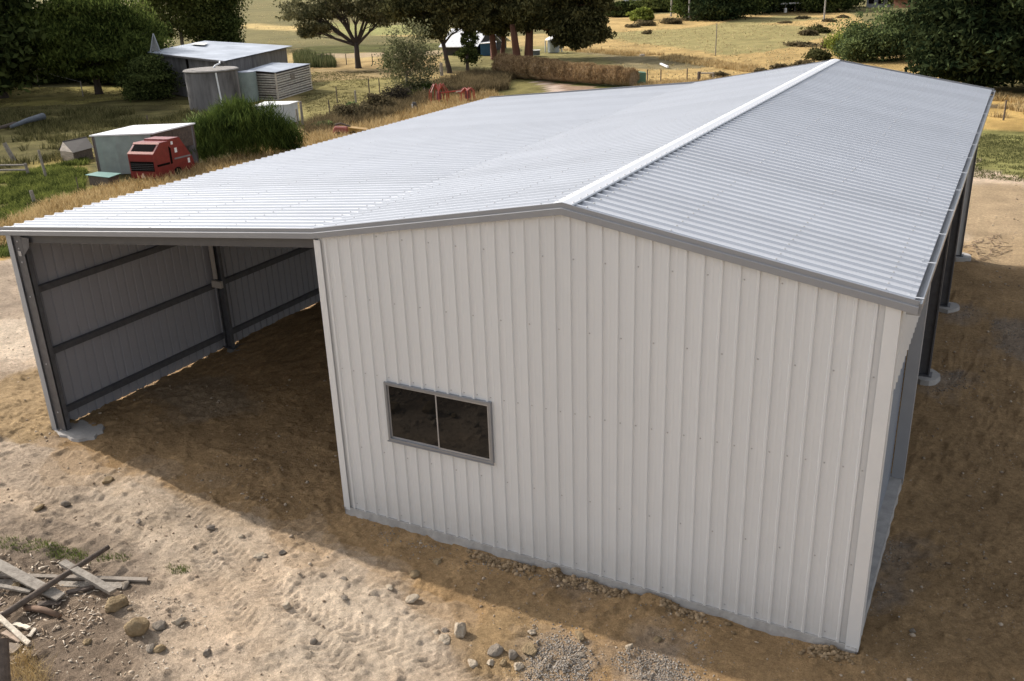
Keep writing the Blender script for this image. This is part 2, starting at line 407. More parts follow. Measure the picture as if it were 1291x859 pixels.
    # dark soil round the timber heap, and a scraped grey-brown bank
    blend([tuple(at(*q)[:2]) for q in [(-80, 690), (60, 700), (130, 705), (190, 730), (150, 770), (190, 830), (170, 900), (-80, 900)]], dark, .25, .75, 1.6)
    blend([tuple(at(*q)[:2]) for q in [(-80, 650), (80, 660), (210, 700), (160, 740), (-80, 720)]], (.24, .19, .145), .35, .7, 1.2)
    blend([tuple(at(*q)[:2]) for q in [(-80, 330), (20, 335), (40, 380), (30, 420), (-80, 430)]], (.33, .26, .195), .5, .75, 1.0)
    blend([tuple(at(*q)[:2]) for q in [(-80, 410), (30, 405), (45, 450), (-80, 465)]], wht, .3, .75, 1.0)
    blend([tuple(at(*q)[:2]) for q in [(100, 620), (190, 600), (330, 680), (300, 740), (180, 700)]], wht*.86, .5, .4, 1.2)
    blend([tuple(at(*q)[:2]) for q in [(380, 720), (470, 745), (560, 790), (520, 870), (330, 870), (340, 790)]], wht, .5, .6, 1.2)
    # pale gravel track behind, by the bales
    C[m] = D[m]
    paint(G([(660, 98), (700, 100), (790, 108), (820, 118), (740, 130), (690, 122), (700, 110)]), (.40, .31, .24), .3, .6, v=.1)
    paint(G([(668, 100), (700, 106), (720, 118), (690, 118), (690, 108)]), (.58, .50, .45), .2, .9, v=.1)
    paint(G([(650, 95), (700, 97), (800, 108), (900, 112), (860, 118), (780, 112), (700, 103), (655, 99)]), (.12, .15, .045), .2, .8)
    g = n2[:, None]
    C *= (.9+.2*g)
    C = np.clip(C, .01, .9)
    me = bpy.data.meshes.new('ground')
    V = np.stack([PX, PY, PZ], 1).astype(np.float32)
    me.vertices.add(len(V)); me.vertices.foreach_set('co', V.ravel())
    i = np.arange(ny-1)[:, None]*nx+np.arange(nx-1)[None, :]
    Fq = np.stack([i, i+1, i+nx+1, i+nx], -1).reshape(-1, 4).astype(np.int32)
    me.loops.add(len(Fq)*4); me.loops.foreach_set('vertex_index', Fq.ravel())
    me.polygons.add(len(Fq)); me.polygons.foreach_set('loop_start', np.arange(0, len(Fq)*4, 4, dtype=np.int32)); me.polygons.foreach_set('loop_total', np.full(len(Fq), 4, dtype=np.int32))
    me.polygons.foreach_set('use_smooth', np.ones(len(Fq), bool))
    me.update(calc_edges=True)
    a = me.attributes.new('soil', 'FLOAT_COLOR', 'POINT')
    a.data.foreach_set('color', np.concatenate([C, np.ones((len(C), 1))], 1).astype(np.float32).ravel())
    mt, n, b = nt('ground_soil_and_grass')
    L = n.links.new
    atn = n.nodes.new('ShaderNodeAttribute'); atn.attribute_name = 'soil'
    tc = n.nodes.new('ShaderNodeTexCoord')
    def noise(sc, det, ro=.6):
        z = n.nodes.new('ShaderNodeTexNoise'); z.inputs['Scale'].default_value = sc; z.inputs['Detail'].default_value = det; z.inputs['Roughness'].default_value = ro
        L(tc.outputs['Object'], z.inputs['Vector']); return z.outputs['Fac']
    def mr(s, a0, a1, b0, b1):
        r = n.nodes.new('ShaderNodeMapRange'); r.inputs['From Min'].default_value = a0; r.inputs['From Max'].default_value = a1; r.inputs['To Min'].default_value = b0; r.inputs['To Max'].default_value = b1
        L(s, r.inputs['Value']); return r.outputs[0]
    def mul(p, q):
        r = n.nodes.new('ShaderNodeMath'); r.operation = 'MULTIPLY'; L(p, r.inputs[0]); L(q, r.inputs[1]); return r.outputs[0]
    f = mul(mul(mul(mr(noise(1.3, 6, .7), .3, .7, .80, 1.18), mr(noise(14, 5, .7), .3, .7, .72, 1.24)), mr(noise(60, 4, .75), .3, .7, .74, 1.24)), mr(noise(.35, 8, .8), .3, .7, .82, 1.16))
    vs = n.nodes.new('ShaderNodeVectorMath'); vs.operation = 'SCALE'; L(atn.outputs['Color'], vs.inputs[0]); L(f, vs.inputs['Scale'])
    vo = n.nodes.new('ShaderNodeTexVoronoi'); vo.inputs['Scale'].default_value = 34; L(tc.outputs['Object'], vo.inputs['Vector'])
    vm = n.nodes.new('ShaderNodeMixRGB'); vm.blend_type = 'MIX'
    L(mul(mr(vo.outputs['Distance'], .10, .22, .55, 0), mr(noise(2.2, 4), .5, .62, 0, 1)), vm.inputs[0])
    L(vs.outputs[0], vm.inputs[1]); vm.inputs[2].default_value = (.42, .36, .29, 1)
    L(vm.outputs[0], b.inputs['Base Color']); b.inputs['Roughness'].default_value = .95; b.inputs['Specular IOR Level'].default_value = .05
    bp = n.nodes.new('ShaderNodeBump'); bp.inputs['Strength'].default_value = 1.0; bp.inputs['Distance'].default_value = .045
    ad = n.nodes.new('ShaderNodeMath'); ad.operation = 'ADD'
    L(noise(22, 6, .75), ad.inputs[0]); L(mr(noise(70, 3, .7), 0, 1, 0, .6), ad.inputs[1])
    L(ad.outputs[0], bp.inputs['Height']); L(bp.outputs['Normal'], b.inputs['Normal'])
    me.materials.append(mt)
    o = bpy.data.objects.new('ground', me); COL.objects.link(o); o['kind'] = 'structure'
build_ground()

# ------------------------------------------------------------------ the new shed
W, L_, D_, HK, RISE, HL = 7.0, 16.2, 6.31, 4.216, 0.613, 3.636
SL = .12; BAY = 4.05
shed = empty('farm_shed', (0, 0, 0))
tag(shed, 'long new cream and grey steel farm shed with ribbed roof and open lean-to bay', 'shed')
PITCH_R = .19
def rib_profile(length, start=0.0, h=.027, pitch=PITCH_R, base=.046, top=.024, off=.095, swage=False):
    """breakpoints (s, height) of a trapezoidal-rib sheet"""
    P = [(start, 0.0)]
    c = start+off
    while c+base/2 < start+length:
        P += [(c-base/2, 0), (c-top/2, h), (c+top/2, h), (c+base/2, 0)]
        # shallow stiffening swage mid-pan
        mmid = c+pitch/2
        if swage and mmid+.02 < start+length-0.03: P += [(mmid-.016, 0), (mmid-.006, .0025), (mmid+.006, .0025), (mmid+.016, 0)]
        c += pitch
    P.append((start+length, 0.0))
    return P
def screw(mb, p, n, r=.0075, h=.006):
    p = Vector(p); n = Vector(n).normalized(); a = n.cross(Vector((0, 0, 1)))
    if a.length < .1: a = n.cross(Vector((1, 0, 0)))
    a.normalize(); b = n.cross(a)
    vs = []
    for z in (0, h):
        for k in range(6): t = k*math.pi/3; vs.append(p+n*z+(a*math.cos(t)+b*math.sin(t))*(r*1.5 if z == 0 else r))
    mb.add(vs, [tuple(range(6, 12))]+[(k, (k+1) % 6, 6+(k+1) % 6, 6+k) for k in range(6)])

def roof_z(x):
    if x < 0: return HK + (HL-HK)*(-x)/(D_+.15)
    if x <= 3.5: return HK + RISE*x/3.5
    return HK + RISE*(7-x)/3.5
def roof_sheet(name, x0, x1, dz=-.03, scr=()):
    mb = MB(); z0, z1 = roof_z(x0)+dz, roof_z(x1)+dz
    if x0 < -1: z0, z1 = roof_z(x0)+dz, HK+dz-.012
    elif x0 < 0: z0 = HK+dz+.001
    sl = (z1-z0)/(x1-x0); nrm = Vector((-sl, 0, 1)).normalized()
    pr = rib_profile(L_+.05, -.03)
    for (a, ha), (b, hb) in zip(pr[:-1], pr[1:]):
        A = Vector((x0, a, z0))+nrm*ha; B = Vector((x1, a, z1))+nrm*ha; C_ = Vector((x1, b, z1))+nrm*hb; D = Vector((x0, b, z0))+nrm*hb
        mb.quad(A, B, C_, D)
    mb.mi = 1
    ribs = [(pr[i][0]+pr[i+1][0])/2 for i in range(len(pr)-1) if pr[i][1] > .02 and pr[i+1][1] > .02]
    for sx in scr:
        for k, ry in enumerate(ribs):
            if (k % 4) in (0, 1) or ry < 2:
                screw(mb, Vector((sx, ry, z0+(sx-x0)*sl))+nrm*.029, nrm)
    o = mb.build(name, [ROOF, SCREW], shed)
    return o
roof_sheet('roof_sheet', -D_-.17, .06, scr=(-6.2, -4.7, -3.1, -1.6, -.2))
roof_sheet('roof_sheet', -.05, 3.48, dz=-.026, scr=(.3, 1.35, 2.4, 3.2))
roof_sheet('roof_sheet', 3.52, 7.12, dz=-.026, scr=(3.75, 4.7, 5.8, 6.85))
# ridge capping with scalloped edges sitting on the ribs
mb = MB(); za = HK+RISE+.016
for s in (-1, 1):
    w = .115; drop = w*RISE/3.5
    mb.quad((3.5, -.04, za), (3.5, L_+.04, za), (3.5+s*w, L_+.04, za-drop), (3.5+s*w, -.04, za-drop))
    mb.quad((3.5+s*w, -.04, za-drop), (3.5+s*w, L_+.04, za-drop), (3.5+s*(w+.012), L_+.04, za-drop-.014), (3.5+s*(w+.012), -.04, za-drop-.014))
mb.mi = 1
y = .065
while y < L_:
    for s in (-1, 1): screw(mb, (3.5+s*.092, y, za-.092*RISE/3.5), (s*.17, 0, 1))
    y += PITCH_R
mb.build('ridge_cap', [CAPM, SCREW], shed)

# barge: grey capping along both gable ends
def barge(y0, out, x_from, x_to):
    mb = MB(); xs = [x_from]+[v for v in (0.0, 3.5) if x_from < v < x_to]+[x_to]
    def zt(x): return roof_z(x)+.012
    hgt = .130
    for a, b in zip(xs[:-1], xs[1:]):
        ya, yb = y0, y0-out*.022
        def prof(x):
            t = zt(x); return [(x, y0+out*.012, t-.001), (x, y0, t), (x, y0-out*.0, t-.05), (x, yb, t-.058), (x, yb, t-hgt), (x, y0+out*.03, t-hgt-.004), (x, y0+out*.03, t-hgt+.018)]
        A, B = prof(a), prof(b)
        for i in range(len(A)-1): mb.quad(A[i], B[i], B[i+1], A[i+1])
    return mb
mb = barge(-.045, 1, -D_-.20, 7.17)
for x_ in (7.17, -D_-.20):
    t = roof_z(x_)+.012; mb.quad((x_, -.067, t-.130), (x_, .02, t-.130), (x_, .02, t), (x_, -.067, t))
mb.build('barge_capping', TRIM, shed)
barge(L_+.045, -1, -D_-.20, 7.17).build('barge_capping', TRIM, shed)

# front gable wall of ribbed sheet with the window cut out
WX0, WX1, WZ0, WZ1 = .905, 2.475, 1.41, 2.225
def gable_wall(name, y0, out, x0, x1, zb, hole, mt, rowsz):
    mb = MB(); pr = rib_profile(x1-x0, x0, off=.12, swage=True, h=.022, base=.046)
    pts = []
    for p in pr:
        pts.append(p)
    ext = [WX0, WX1, 3.5] if hole else [3.5]
    for e in ext:
        for (a, ha), (b, hb) in zip(pr[:-1], pr[1:]):
            if a < e < b: pts.append((e, ha+(hb-ha)*(e-a)/(b-a)))
    pts.sort()
    def q(a, ha, b, hb, za0, za1, zb0, zb1):
        mb.quad((a, y0-out*ha, za0), (b, y0-out*hb, zb0), (b, y0-out*hb, zb1), (a, y0-out*ha, za1))
    for (a, ha), (b, hb) in zip(pts[:-1], pts[1:]):
        ta, tb = roof_z(a)-.055, roof_z(b)-.055
        if hole and a >= WX0-1e-6 and b <= WX1+1e-6:
            q(a, ha, b, hb, zb, WZ0, zb, WZ0); q(a, ha, b, hb, WZ1, ta, WZ1, tb)
        else: q(a, ha, b, hb, zb, ta, zb, tb)
    mb.mi = 1
    c = x0+.12; k = 0
    while c < x1-.05:
        for i, z in enumerate(rowsz):
            if z < roof_z(c)-.12 and not (hole and WX0-.05 < c < WX1+.05 and WZ0-.05 < z < WZ1+.05):
                if (k+i) % 2 == 0 or i == 2: screw(mb, (c+.045, y0, z+.004*math.sin(c*9)), (0, -out, 0), .007)
        c += PITCH_R; k += 1
    return mb.build(name, [mt, SCREW], shed)
gable_wall('front_wall', 0.0, 1, .03, 6.97, SL-.03, True, WALLM, (.2, 1.15, 2.3, 3.35, 4.2))
gable_wall('rear_wall', L_, -1, .03, 6.97, .1, False, WALLM, ())
# corner flashings
mb = MB(); mb.box(-.012, .085, -.034, -.029, SL-.04, roof_z(0)-.14); mb.box(-.017, -.012, -.034, .09, SL-.04, roof_z(0)-.14); mb.build('corner_flashing', CREAM, shed)
mb = MB(); mb.box(6.885, 7.02, -.036, -.031, SL-.05, roof_z(7)-.11); mb.box(7.020, 7.025, -.036, .12, SL-.05, roof_z(7)-.11); mb.build('corner_flashing', CREAM, shed)

# slab with rough edge
mb = MB(); n = 46
bot, top = [], []
for i in range(n+1):
    x = .0+7.0*i/n; j = .012*math.sin(i*2.3)+.010*math.sin(i*5.1)
    bot.append((x, -.055+j, -.12)); top.append((x, -.03+j*.3, SL))
for i in range(n): mb.quad(bot[i], bot[i+1], top[i+1], top[i])
for i in range(n): mb.quad(top[i], top[i+1], (top[i+1][0], 4.10, SL), (top[i][0], 4.10, SL))
rs = [(7.0+.012*math.sin(k*3.1), -.05+4.15*k/20) for k in range(21)]
for k in range(20):
    a, b = rs[k], rs[k+1]
    mb.quad((a[0]+.03, a[1], -.12), (b[0]+.03, b[1], -.12), (b[0], b[1], SL), (a[0], a[1], SL))
    mb.quad((a[0], a[1], SL), (b[0], b[1], SL), (6.9, b[1], SL+.0005), (6.9, a[1], SL+.0005))
mb.quad((0, -.05, -.12), (0, 4.1, -.12), (0, 4.1, SL), (0, -.05, SL))
mb.quad((0, 4.1, -.12), (7, 4.1, -.12), (7, 4.1, SL), (0, 4.1, SL))
mb.build('floor_slab', CONC, shed)

# inner partitions of the enclosed room
def side_sheet(name, x0, out, y0, y1, z0, ztop, mt, parent=shed, off=.095):
    mb = MB()
    pr = rib_profile(y1-y0, y0, off=off)
    for (a, ha), (b, hb) in zip(pr[:-1], pr[1:]):
        mb.quad((x0+out*ha, a, z0), (x0+out*hb, b, z0), (x0+out*hb, b, ztop), (x0+out*ha, a, ztop))
    return mb.build(name, mt, parent)
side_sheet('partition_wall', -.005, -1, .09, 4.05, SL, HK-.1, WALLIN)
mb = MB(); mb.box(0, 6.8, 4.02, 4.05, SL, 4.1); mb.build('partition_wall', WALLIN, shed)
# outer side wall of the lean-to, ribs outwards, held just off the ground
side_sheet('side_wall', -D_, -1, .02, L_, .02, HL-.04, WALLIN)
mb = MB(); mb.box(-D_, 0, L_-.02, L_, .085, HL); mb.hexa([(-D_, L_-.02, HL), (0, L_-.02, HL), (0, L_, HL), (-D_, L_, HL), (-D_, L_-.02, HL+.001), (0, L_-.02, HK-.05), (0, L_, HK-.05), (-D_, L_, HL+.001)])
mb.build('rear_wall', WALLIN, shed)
# header cladding over the right hand opening (ribs outwards)
side_sheet('header_cladding', 7.0, 1, .12, 4.12, 3.1, 4.14, WALLM, off=.06)
mb = MB(); mb.box(6.985, 6.998, .12, 4.1, 3.09, 3.13); mb.build('header_trim', TRIM, shed)
side_sheet('side_wall', 7.0, 1, .12, .36, SL, 3.1, WALLM, off=.1)
# roller door curtain with horizontal slats in the first bay
mb = MB(); z = SL; k = 0
while z < 3.3:
    zz = z+.075
    for (za, oa), (zb_, ob) in zip([(z, 0), (z+.018, .016), (z+.052, .016), (zz-.006, 0)], [(z+.018, .016), (z+.052, .016), (zz-.006, 0), (zz, 0)]):
        mb.quad((6.83+oa, .1, za), (6.83+oa, 4.0, za), (6.83+ob, 4.0, zb_), (6.83+ob, .1, zb_))
    z = zz
mb.build('roller_door', RDOOR, shed)
mb = MB(); mb.box(6.86, 7.022, 4.0, 4.006, SL, 3.98); mb.box(7.014, 7.022, 4.006, 4.2, SL-.1, 3.98); mb.build('door_jamb', mat('jamb_grey', (.36, .37, .39), .45, .1, .03), shed)

# columns, rafters, girts, purlins
def csec(mb, x0, x1, y0, y1, z0, z1, t=.006, open_dir=-1):
    """C section standing, web along x, flanges along y"""
    yw = y1 if open_dir < 0 else y0
    mb.box(x0, x1, min(yw, yw+open_dir*t), max(yw, yw+open_dir*t), z0, z1)
    a, b = (y0, y1-t) if open_dir < 0 else (y0+t, y1)
    mb.box(x0, x0+t, a, b, z0, z1); mb.box(x1-t, x1, a, b, z0, z1)
    yl = y0 if open_dir < 0 else y1
    for xa in ((x0+t, x0+.02+t), (x1-.02-t, x1-t)): mb.box(xa[0], xa[1], min(yl, yl-open_dir*t), max(yl, yl-open_dir*t), z0, z1)
for i in range(1, 5):
    y = i*BAY
    mb = MB(); csec(mb, 6.76, 7.0, y-.05, y+.03, .1, 4.12); csec(mb, 6.76, 7.0, y+.035, y+.10, .1, 4.12, open_dir=1)
    for s in (6.70, 7.03): pass
    mb.box(6.70, 7.04, y-.10, y+.14, .10, .115)
    if i > 1: mb.build('column', GALVD, shed)
for i in range(0, 5):
    y = i*BAY if i else .02
    mb = MB()
    csec(mb, -6.22 if i else -6.20, -6.02, y+.01, y+.085, .06, HL-.05)
    if i: mb.box(-6.28, -5.98, y-.02, y+.12, .06, .075)
    mb.build('column', GALVD, shed)
# second column: pale strip painted in as the flange catching light, and cleat
mb = MB(); mb.box(-6.215, -6.115, BAY-.030, BAY-.012, 1.58, HL-.3); mb.build('lit_flange_strip', mat('lit_flange_cleat_steel', (.42, .38, .34), .6, .1, .05), shed)
mb = MB(); mb.box(-6.22, -5.97, BAY-.10, BAY-.034, 1.42, 1.56); mb.build('cleat', mat('lit_flange_cleat_steel', (.42, .38, .34)), shed)
for i in range(5):
    y = .04+i*BAY - (.12 if i == 4 else 0)
    mb = MB()
    for a, b in ((-D_+.06, -.05), (0.1, 3.5), (3.5, 6.9)):
        za, zb_ = roof_z(a)-.30, roof_z(b)-.30
        if a < 0 or i: mb.beam((a, y+.03, za+(.10 if a < 0 else .05)), (b, y+.03, zb_+(.10 if a < 0 else .05)), .06, .13)
    mb.build('rafter', mat('rafter_grey', (.085, .085, .09), .5, .3, .05), shed)
# front corner post: grey flashing and gusset
mb = MB(); mb.box(-D_-.03, -D_+.085, -.036, -.030, .02, HL-.1); mb.box(-D_-.035, -D_-.030, -.036, .12, .02, HL-.1)
mb.build('corner_flashing', mat('blue_grey_flashing', (.36, .38, .41), .4, .2, .03), shed)
mb = MB(); mb.box(-6.22, -6.02, -.006, .002, .06, HL-.1)
mb.add([(-6.02, -.004, HL-.12), (-5.82, -.004, HL-.12), (-5.86, -.004, HL-.27), (-6.02, -.004, HL-.42)], [(0, 1, 2, 3)])
mb.build('gusset_plate', GALVD, shed)
mb = MB()
for z in (HL-.2, HL-.32, HL-.55, 2.5, 1.3, .4):
    mb = MB(); screw(mb, (-6.12, -.008, z), (0, -1, 0), .011, .01); mb.build('bolt', SCREW, shed)
mb = MB(); mb.box(-6.15, -6.08, -.018, -.008, HL-.44, HL-.36); mb.build('tag', SCREW, shed)
for z in (.36, 1.47, 2.58, 3.45):
    mb = MB(); mb.box(-D_+.002, -D_+.085, .04, L_-.03, z, z+.006); mb.box(-D_+.08, -D_+.086, .04, L_-.03, z-.10, z-.001); mb.box(-D_+.002, -D_+.08, .04, L_-.03, z-.10, z-.094)
    mb.build('girt', GALVD, shed)
for x in (-5.6, -4.7, -3.1, -1.6, -.3):
    z = roof_z(x)-.16
    mb = MB(); mb.box(x-.03, x+.03, .1, L_-.1, z, z+.10); mb.build('purlin', GALVD, shed)
for x in (.5, 1.5, 2.5, 3.3, 3.7, 4.7, 5.7, 6.7):
    z = roof_z(x)-.16
    mb = MB(); mb.box(x-.03, x+.03, .1, L_-.1, z, z+.10); mb.build('purlin', GALVD, shed)
# window
win = empty('window', (0, 0, 0)); win.parent = shed
def wpart(name, mb, mt): return mb.build(name, mt, win)
mb = MB(); fw = .055; yo = -.045
mb.box(WX0-.015, WX1+.015, yo, .03, WZ1-.012, WZ1+.022); mb.box(WX0-.015, WX1+.015, yo, .03, WZ0-.022, WZ0+.014)
mb.box(WX0-.015, WX0+.020, yo, .03, WZ0+.014, WZ1-.012); mb.box(WX1-.020, WX1+.015, yo, .03, WZ0+.014, WZ1-.012)
wpart('frame', mb, ALU)
mb = MB(); xm = (WX0+WX1)/2
for a, b, yy in ((WX0+.021, xm+.005, -.018), (xm-.015, WX1-.021, -.034)):
    mb.box(a, b, yy, yy+.014, WZ0+.015, WZ0+.038); mb.box(a, b, yy, yy+.014, WZ1-.035, WZ1-.013)
    mb.box(a, a+.018, yy, yy+.014, WZ0+.0385, WZ1-.0355); mb.box(b-.018, b, yy, yy+.014, WZ0+.0385, WZ1-.0355)
wpart('sash', mb, mat('sash_aluminium', (.40, .40, .41), .35, .5, .03))
for a, b, yy in ((WX0+.039, xm-.013, -.011), (xm+.003, WX1-.039, -.027)):
    mb = MB(); mb.box(a, b, yy-.002, yy+.002, WZ0+.038, WZ1-.035); wpart('pane', mb, GLASS)
mb = MB(); mb.box(WX0-.03, WX1+.03, -.055, -.04, WZ0-.036, WZ0-.023); wpart('sill', mb, ALU)
# gutter on the right
mb = MB(); gz = roof_z(7.12)-.045
P = [(7.065, gz+.03), (7.065, gz-.085), (7.085, gz-.10), (7.175, gz-.10), (7.195, gz-.06), (7.195, gz+.015), (7.185, gz+.02)]
for (a, za_), (b, zb_) in zip(P[:-1], P[1:]): mb.quad((a, -.03, za_), (a, L_+.03, za_), (b, L_+.03, zb_), (b, -.03, zb_))
gut = mb.build('gutter', mat('zinc_gutter', (.45, .46, .48), .35, .5, .05), shed)
sol = gut.modifiers.new('thick', 'SOLIDIFY'); sol.thickness = .002
for k in range(14):
    y = .12+k*1.22; mb = MB(); mb.box(7.06, 7.197, y, y+.022, gz+.021, gz+.025); mb.box(7.05, 7.07, y, y+.022, gz+.021, gz+.045)
    c = mb.build('gutter_strap', CAPM, gut); c.location = (0, 0, 0)
mb = MB(); mb.quad((7.065, -.032, gz-.10), (7.195, -.032, gz-.10), (7.195, -.032, gz+.02), (7.065, -.032, gz+.02)); c = mb.build('end_cap', TRIM, gut); c.location = (0, 0, 0)

# concrete footings: part of the shed
def pad(c, rx, ry, z, seed, name='footing', n=20, h=.1):
    r = random.Random(seed); mb = MB(); ring = []
    for k in range(n):
        t = 2*math.pi*k/n; q = 1+.18*r.uniform(-1, 1); ring.append((c[0]+rx*q*math.cos(t), c[1]+ry*q*math.sin(t)))
    vs = [(a, b, z-h) for a, b in ring]+[(c[0]+(a-c[0])*.9, c[1]+(b-c[1])*.9, z) for a, b in ring]
    mb.add(vs, [tuple(range(n, 2*n))]+[(k, (k+1) % n, n+(k+1) % n, n+k) for k in range(n)])
    return mb.build(name, CONCP, shed)
pad((-5.86, .16), .50, .34, .055, 3); pad((-5.95, BAY+.1), .30, .30, .03, 4); pad((-5.95, 2*BAY+.1), .4, .4, .05, 5)
for i in (2, 3, 4):
    y = i*BAY+.03; mb = MB(); pass; o = pad((6.95, y), .30, .30, .10, 30+i, n=14, h=.2)

# ------------------------------------------------------------------ rocks
def ico(sub=2):
    t = (1+5**.5)/2
    V = [(-1, t, 0), (1, t, 0), (-1, -t, 0), (1, -t, 0), (0, -1, t), (0, 1, t), (0, -1, -t), (0, 1, -t), (t, 0, -1), (t, 0, 1), (-t, 0, -1), (-t, 0, 1)]
    Fc = [(0, 11, 5), (0, 5, 1), (0, 1, 7), (0, 7, 10), (0, 10, 11), (1, 5, 9), (5, 11, 4), (11, 10, 2), (10, 7, 6), (7, 1, 8), (3, 9, 4), (3, 4, 2), (3, 2, 6), (3, 6, 8), (3, 8, 9), (4, 9, 5), (2, 4, 11), (6, 2, 10), (8, 6, 7), (9, 8, 1)]
    V = [Vector(v).normalized() for v in V]
    for _ in range(sub):
        c = {}; nf = []
        def mid(a, b):
            k = (min(a, b), max(a, b))
            if k not in c: c[k] = len(V); V.append(((V[a]+V[b])/2).normalized())
            return c[k]
        for a, b, d in Fc:
            ab, bd, da = mid(a, b), mid(b, d), mid(d, a); nf += [(a, ab, da), (b, bd, ab), (d, da, bd), (ab, bd, da)]
        Fc = nf
    return np.array([tuple(v) for v in V]), np.array(Fc)
ICO = {k: ico(k) for k in (0, 1, 2, 3)}
def rock_verts(seed, r, sub=3, flat=.6, ang=.5):
    g = np.random.default_rng(seed); V, Fc = ICO[sub]; V = V.copy()
    # planar cuts give a broken-stone look
    for _ in range(int(12*ang)+4):
        d = g.normal(size=3); d /= np.linalg.norm(d); o = g.uniform(.50, .90)
        s = V@d; V -= np.outer(np.maximum(0, s-o), d)*.9
    V *= 1+.06*np.sin(V@g.normal(size=3)*4+g.uniform(0, 6))[:, None]
    V *= 1+.05*np.sin(V@g.normal(size=3)*9+g.uniform(0, 6))[:, None]*np.sin(V@g.normal(size=3)*7)[:, None]
    sc = np.array([g.uniform(.85, 1.25), g.uniform(.7, 1.0), flat*g.uniform(.8, 1.1)])
    V = V*sc*r
    a = g.uniform(0, 6.28); c, s_ = math.cos(a), math.sin(a)
    return V@np.array([[c, s_, 0], [-s_, c, 0], [0, 0, 1]]), Fc
ROCKS = [
 (174, 797, 17, 'tan', .85, .1, 'largest rounded tan boulder in the dirt right of the timber heap'),
 (148, 767, 14, 'tan', .8, .2, 'smooth tan boulder just below the end of the short grey plank'),
 (203, 790, 10, 'grey', .7, .3, 'grey-brown rounded stone right of the largest boulder'),
 (226, 786, 8, 'pale', .6, .5, 'pale stone at the right end of the row beside the largest boulder'),
 (190, 817, 7, 'grey', .8, .4, 'small grey stone below the largest boulder, left one of a touching pair'),
 (201, 818, 7, 'tan', .8, .4, 'small tan stone below the largest boulder, right one of a touching pair'),
 (159, 741, 7, 'grey', .7, .3, 'grey stone at the tip of the long thin plank'),
 (22, 745, 7, 'tan', .9, .3, 'yellowish stone wedged between the planks of the timber heap'),
 (110, 811, 7, 'tan', .7, .6, 'brown angular stone left of and below the largest boulder'),
 (262, 824, 7, 'grey', .8, .5, 'lone grey stone near the bottom edge right of the boulders'),
 (136, 607, 8, 'tan', .7, .6, 'brown rock in the small cluster on the bare slope left of the shadow'),
 (83, 636, 6, 'grey', .8, .4, 'round grey stone on the bare slope near the left edge'),
 (51, 644, 6, 'tan', .8, .4, 'round tan stone nearest the left edge on the bare slope'),
 (175, 661, 5, 'grey', .5, .5, 'small flat stone on the bare slope above the green tufts'),
 (265, 666, 7, 'grey', .7, .8, 'upright angular stone just outside the shadow edge'),
 (270, 695, 6, 'pale', .5, .6, 'small pale stone in the middle of the sunlit dirt'),
 (328, 702, 8, 'pale', .5, .7, 'wide pale stone on sunlit dirt left of the shed corner'),
 (357, 698, 5, 'grey', .7, .6, 'small stone right beside the wide pale stone'),
 (305, 677, 5, 'pale', .4, .7, 'thin pale flake lying close to the shadow edge'),
 (361, 764, 7, 'pale', .9, .6, 'lone white stone among the tyre prints'),
 (395, 809, 5, 'grey', .8, .4, 'round grey stone low in the tyre prints'),
 (552, 704, 9, 'tan', .35, .7, 'flat brown slab of rock in the shade below the window'),
 (523, 722, 8, 'tan', .7, .4, 'rounded brown rock right on the shadow line below the window'),
 (581, 795, 12, 'pale', 1.0, .9, 'tall pale block, the largest of the broken rocks below the shed'),
 (560, 806, 10, 'pale', .4, .9, 'flat pale slab leaning beside the tall pale block'),
 (561, 793, 6, 'grey', .6, .7, 'small grey stone above the leaning slab'),
 (549, 795, 6, 'pale', .6, .7, 'leftmost small pale stone beside the broken rocks'),
 (491, 740, 7, 'pale', .5, .7, 'pale broken stone in the sunlight near the shadow line'),
 (520, 754, 8, 'pale', .8, .7, 'upright pale stone in sunlight left of the broken rocks'),
 (433, 729, 6, 'grey', .6, .6, 'small stone in sunlight below the shed corner'),
 (434, 757, 6, 'grey', .4, .8, 'flat dark-edged stone in sunlight further below the shed corner'),
 (626, 818, 12, 'grey', .6, .6, 'brown rock half buried in the ochre hollow'),
 (646, 823, 8, 'grey', .9, .7, 'grey rock at the right end of the ochre hollow'),
 (668, 816, 12, 'tan', .4, .8, 'wide flat tan rock touching the grey gravel'),
 (635, 833, 7, 'tan', .8, .6, 'orange-tan stone in the rock row at the gravel edge'),
 (653, 837, 7, 'pale', .7, .7, 'pale stone in the rock row, nearest the gravel'),
 (618, 832, 6, 'pale', .6, .7, 'pale stone in the middle of the rock row'),
 (595, 833, 8, 'pale', .6, .7, 'pale stone at the left end of the rock row'),
 (671, 793, 7, 'pale', .6, .8, 'white broken stone above the grey gravel patch'),
 (731, 805, 8, 'tan', .6, .8, 'tan stone right of the grey gravel patch'),
 (793, 817, 7, 'pale', .7, .8, 'pale stone at the upper edge of the right gravel patch'),
 (828, 806, 7, 'tan', .7, .6, 'dark brown stone in the shade below the shed wall'),
 (733, 824, 5, 'grey', .6, .6, 'small grey stone on the rim of the gravel'),
 (1150, 797, 5, 'grey', .8, .5, 'lone grey stone in shade right of the shed corner'),
]
sm = {'tan': STONE_T, 'grey': STONE_G, 'pale': STONE_P}
for i, (px, py, rp, c, fl, ang, lab) in enumerate(ROCKS):
    g = at(px, py, .03); d = (np.array(g)-CP)@Fv; r = rp/F_PX*d
    V, Fc = rock_verts(100+i, r, 3, fl, ang)
    gz_ = hz(g.x, g.y); V = V+np.array([g.x, g.y, gz_+r*fl*.35])
    o = raw('rock', V, Fc, sm[c], smooth=(ang < .25), origin=(g.x, g.y, gz_))
    tag(o, lab, 'rock', 'loose rocks on the bare earth')

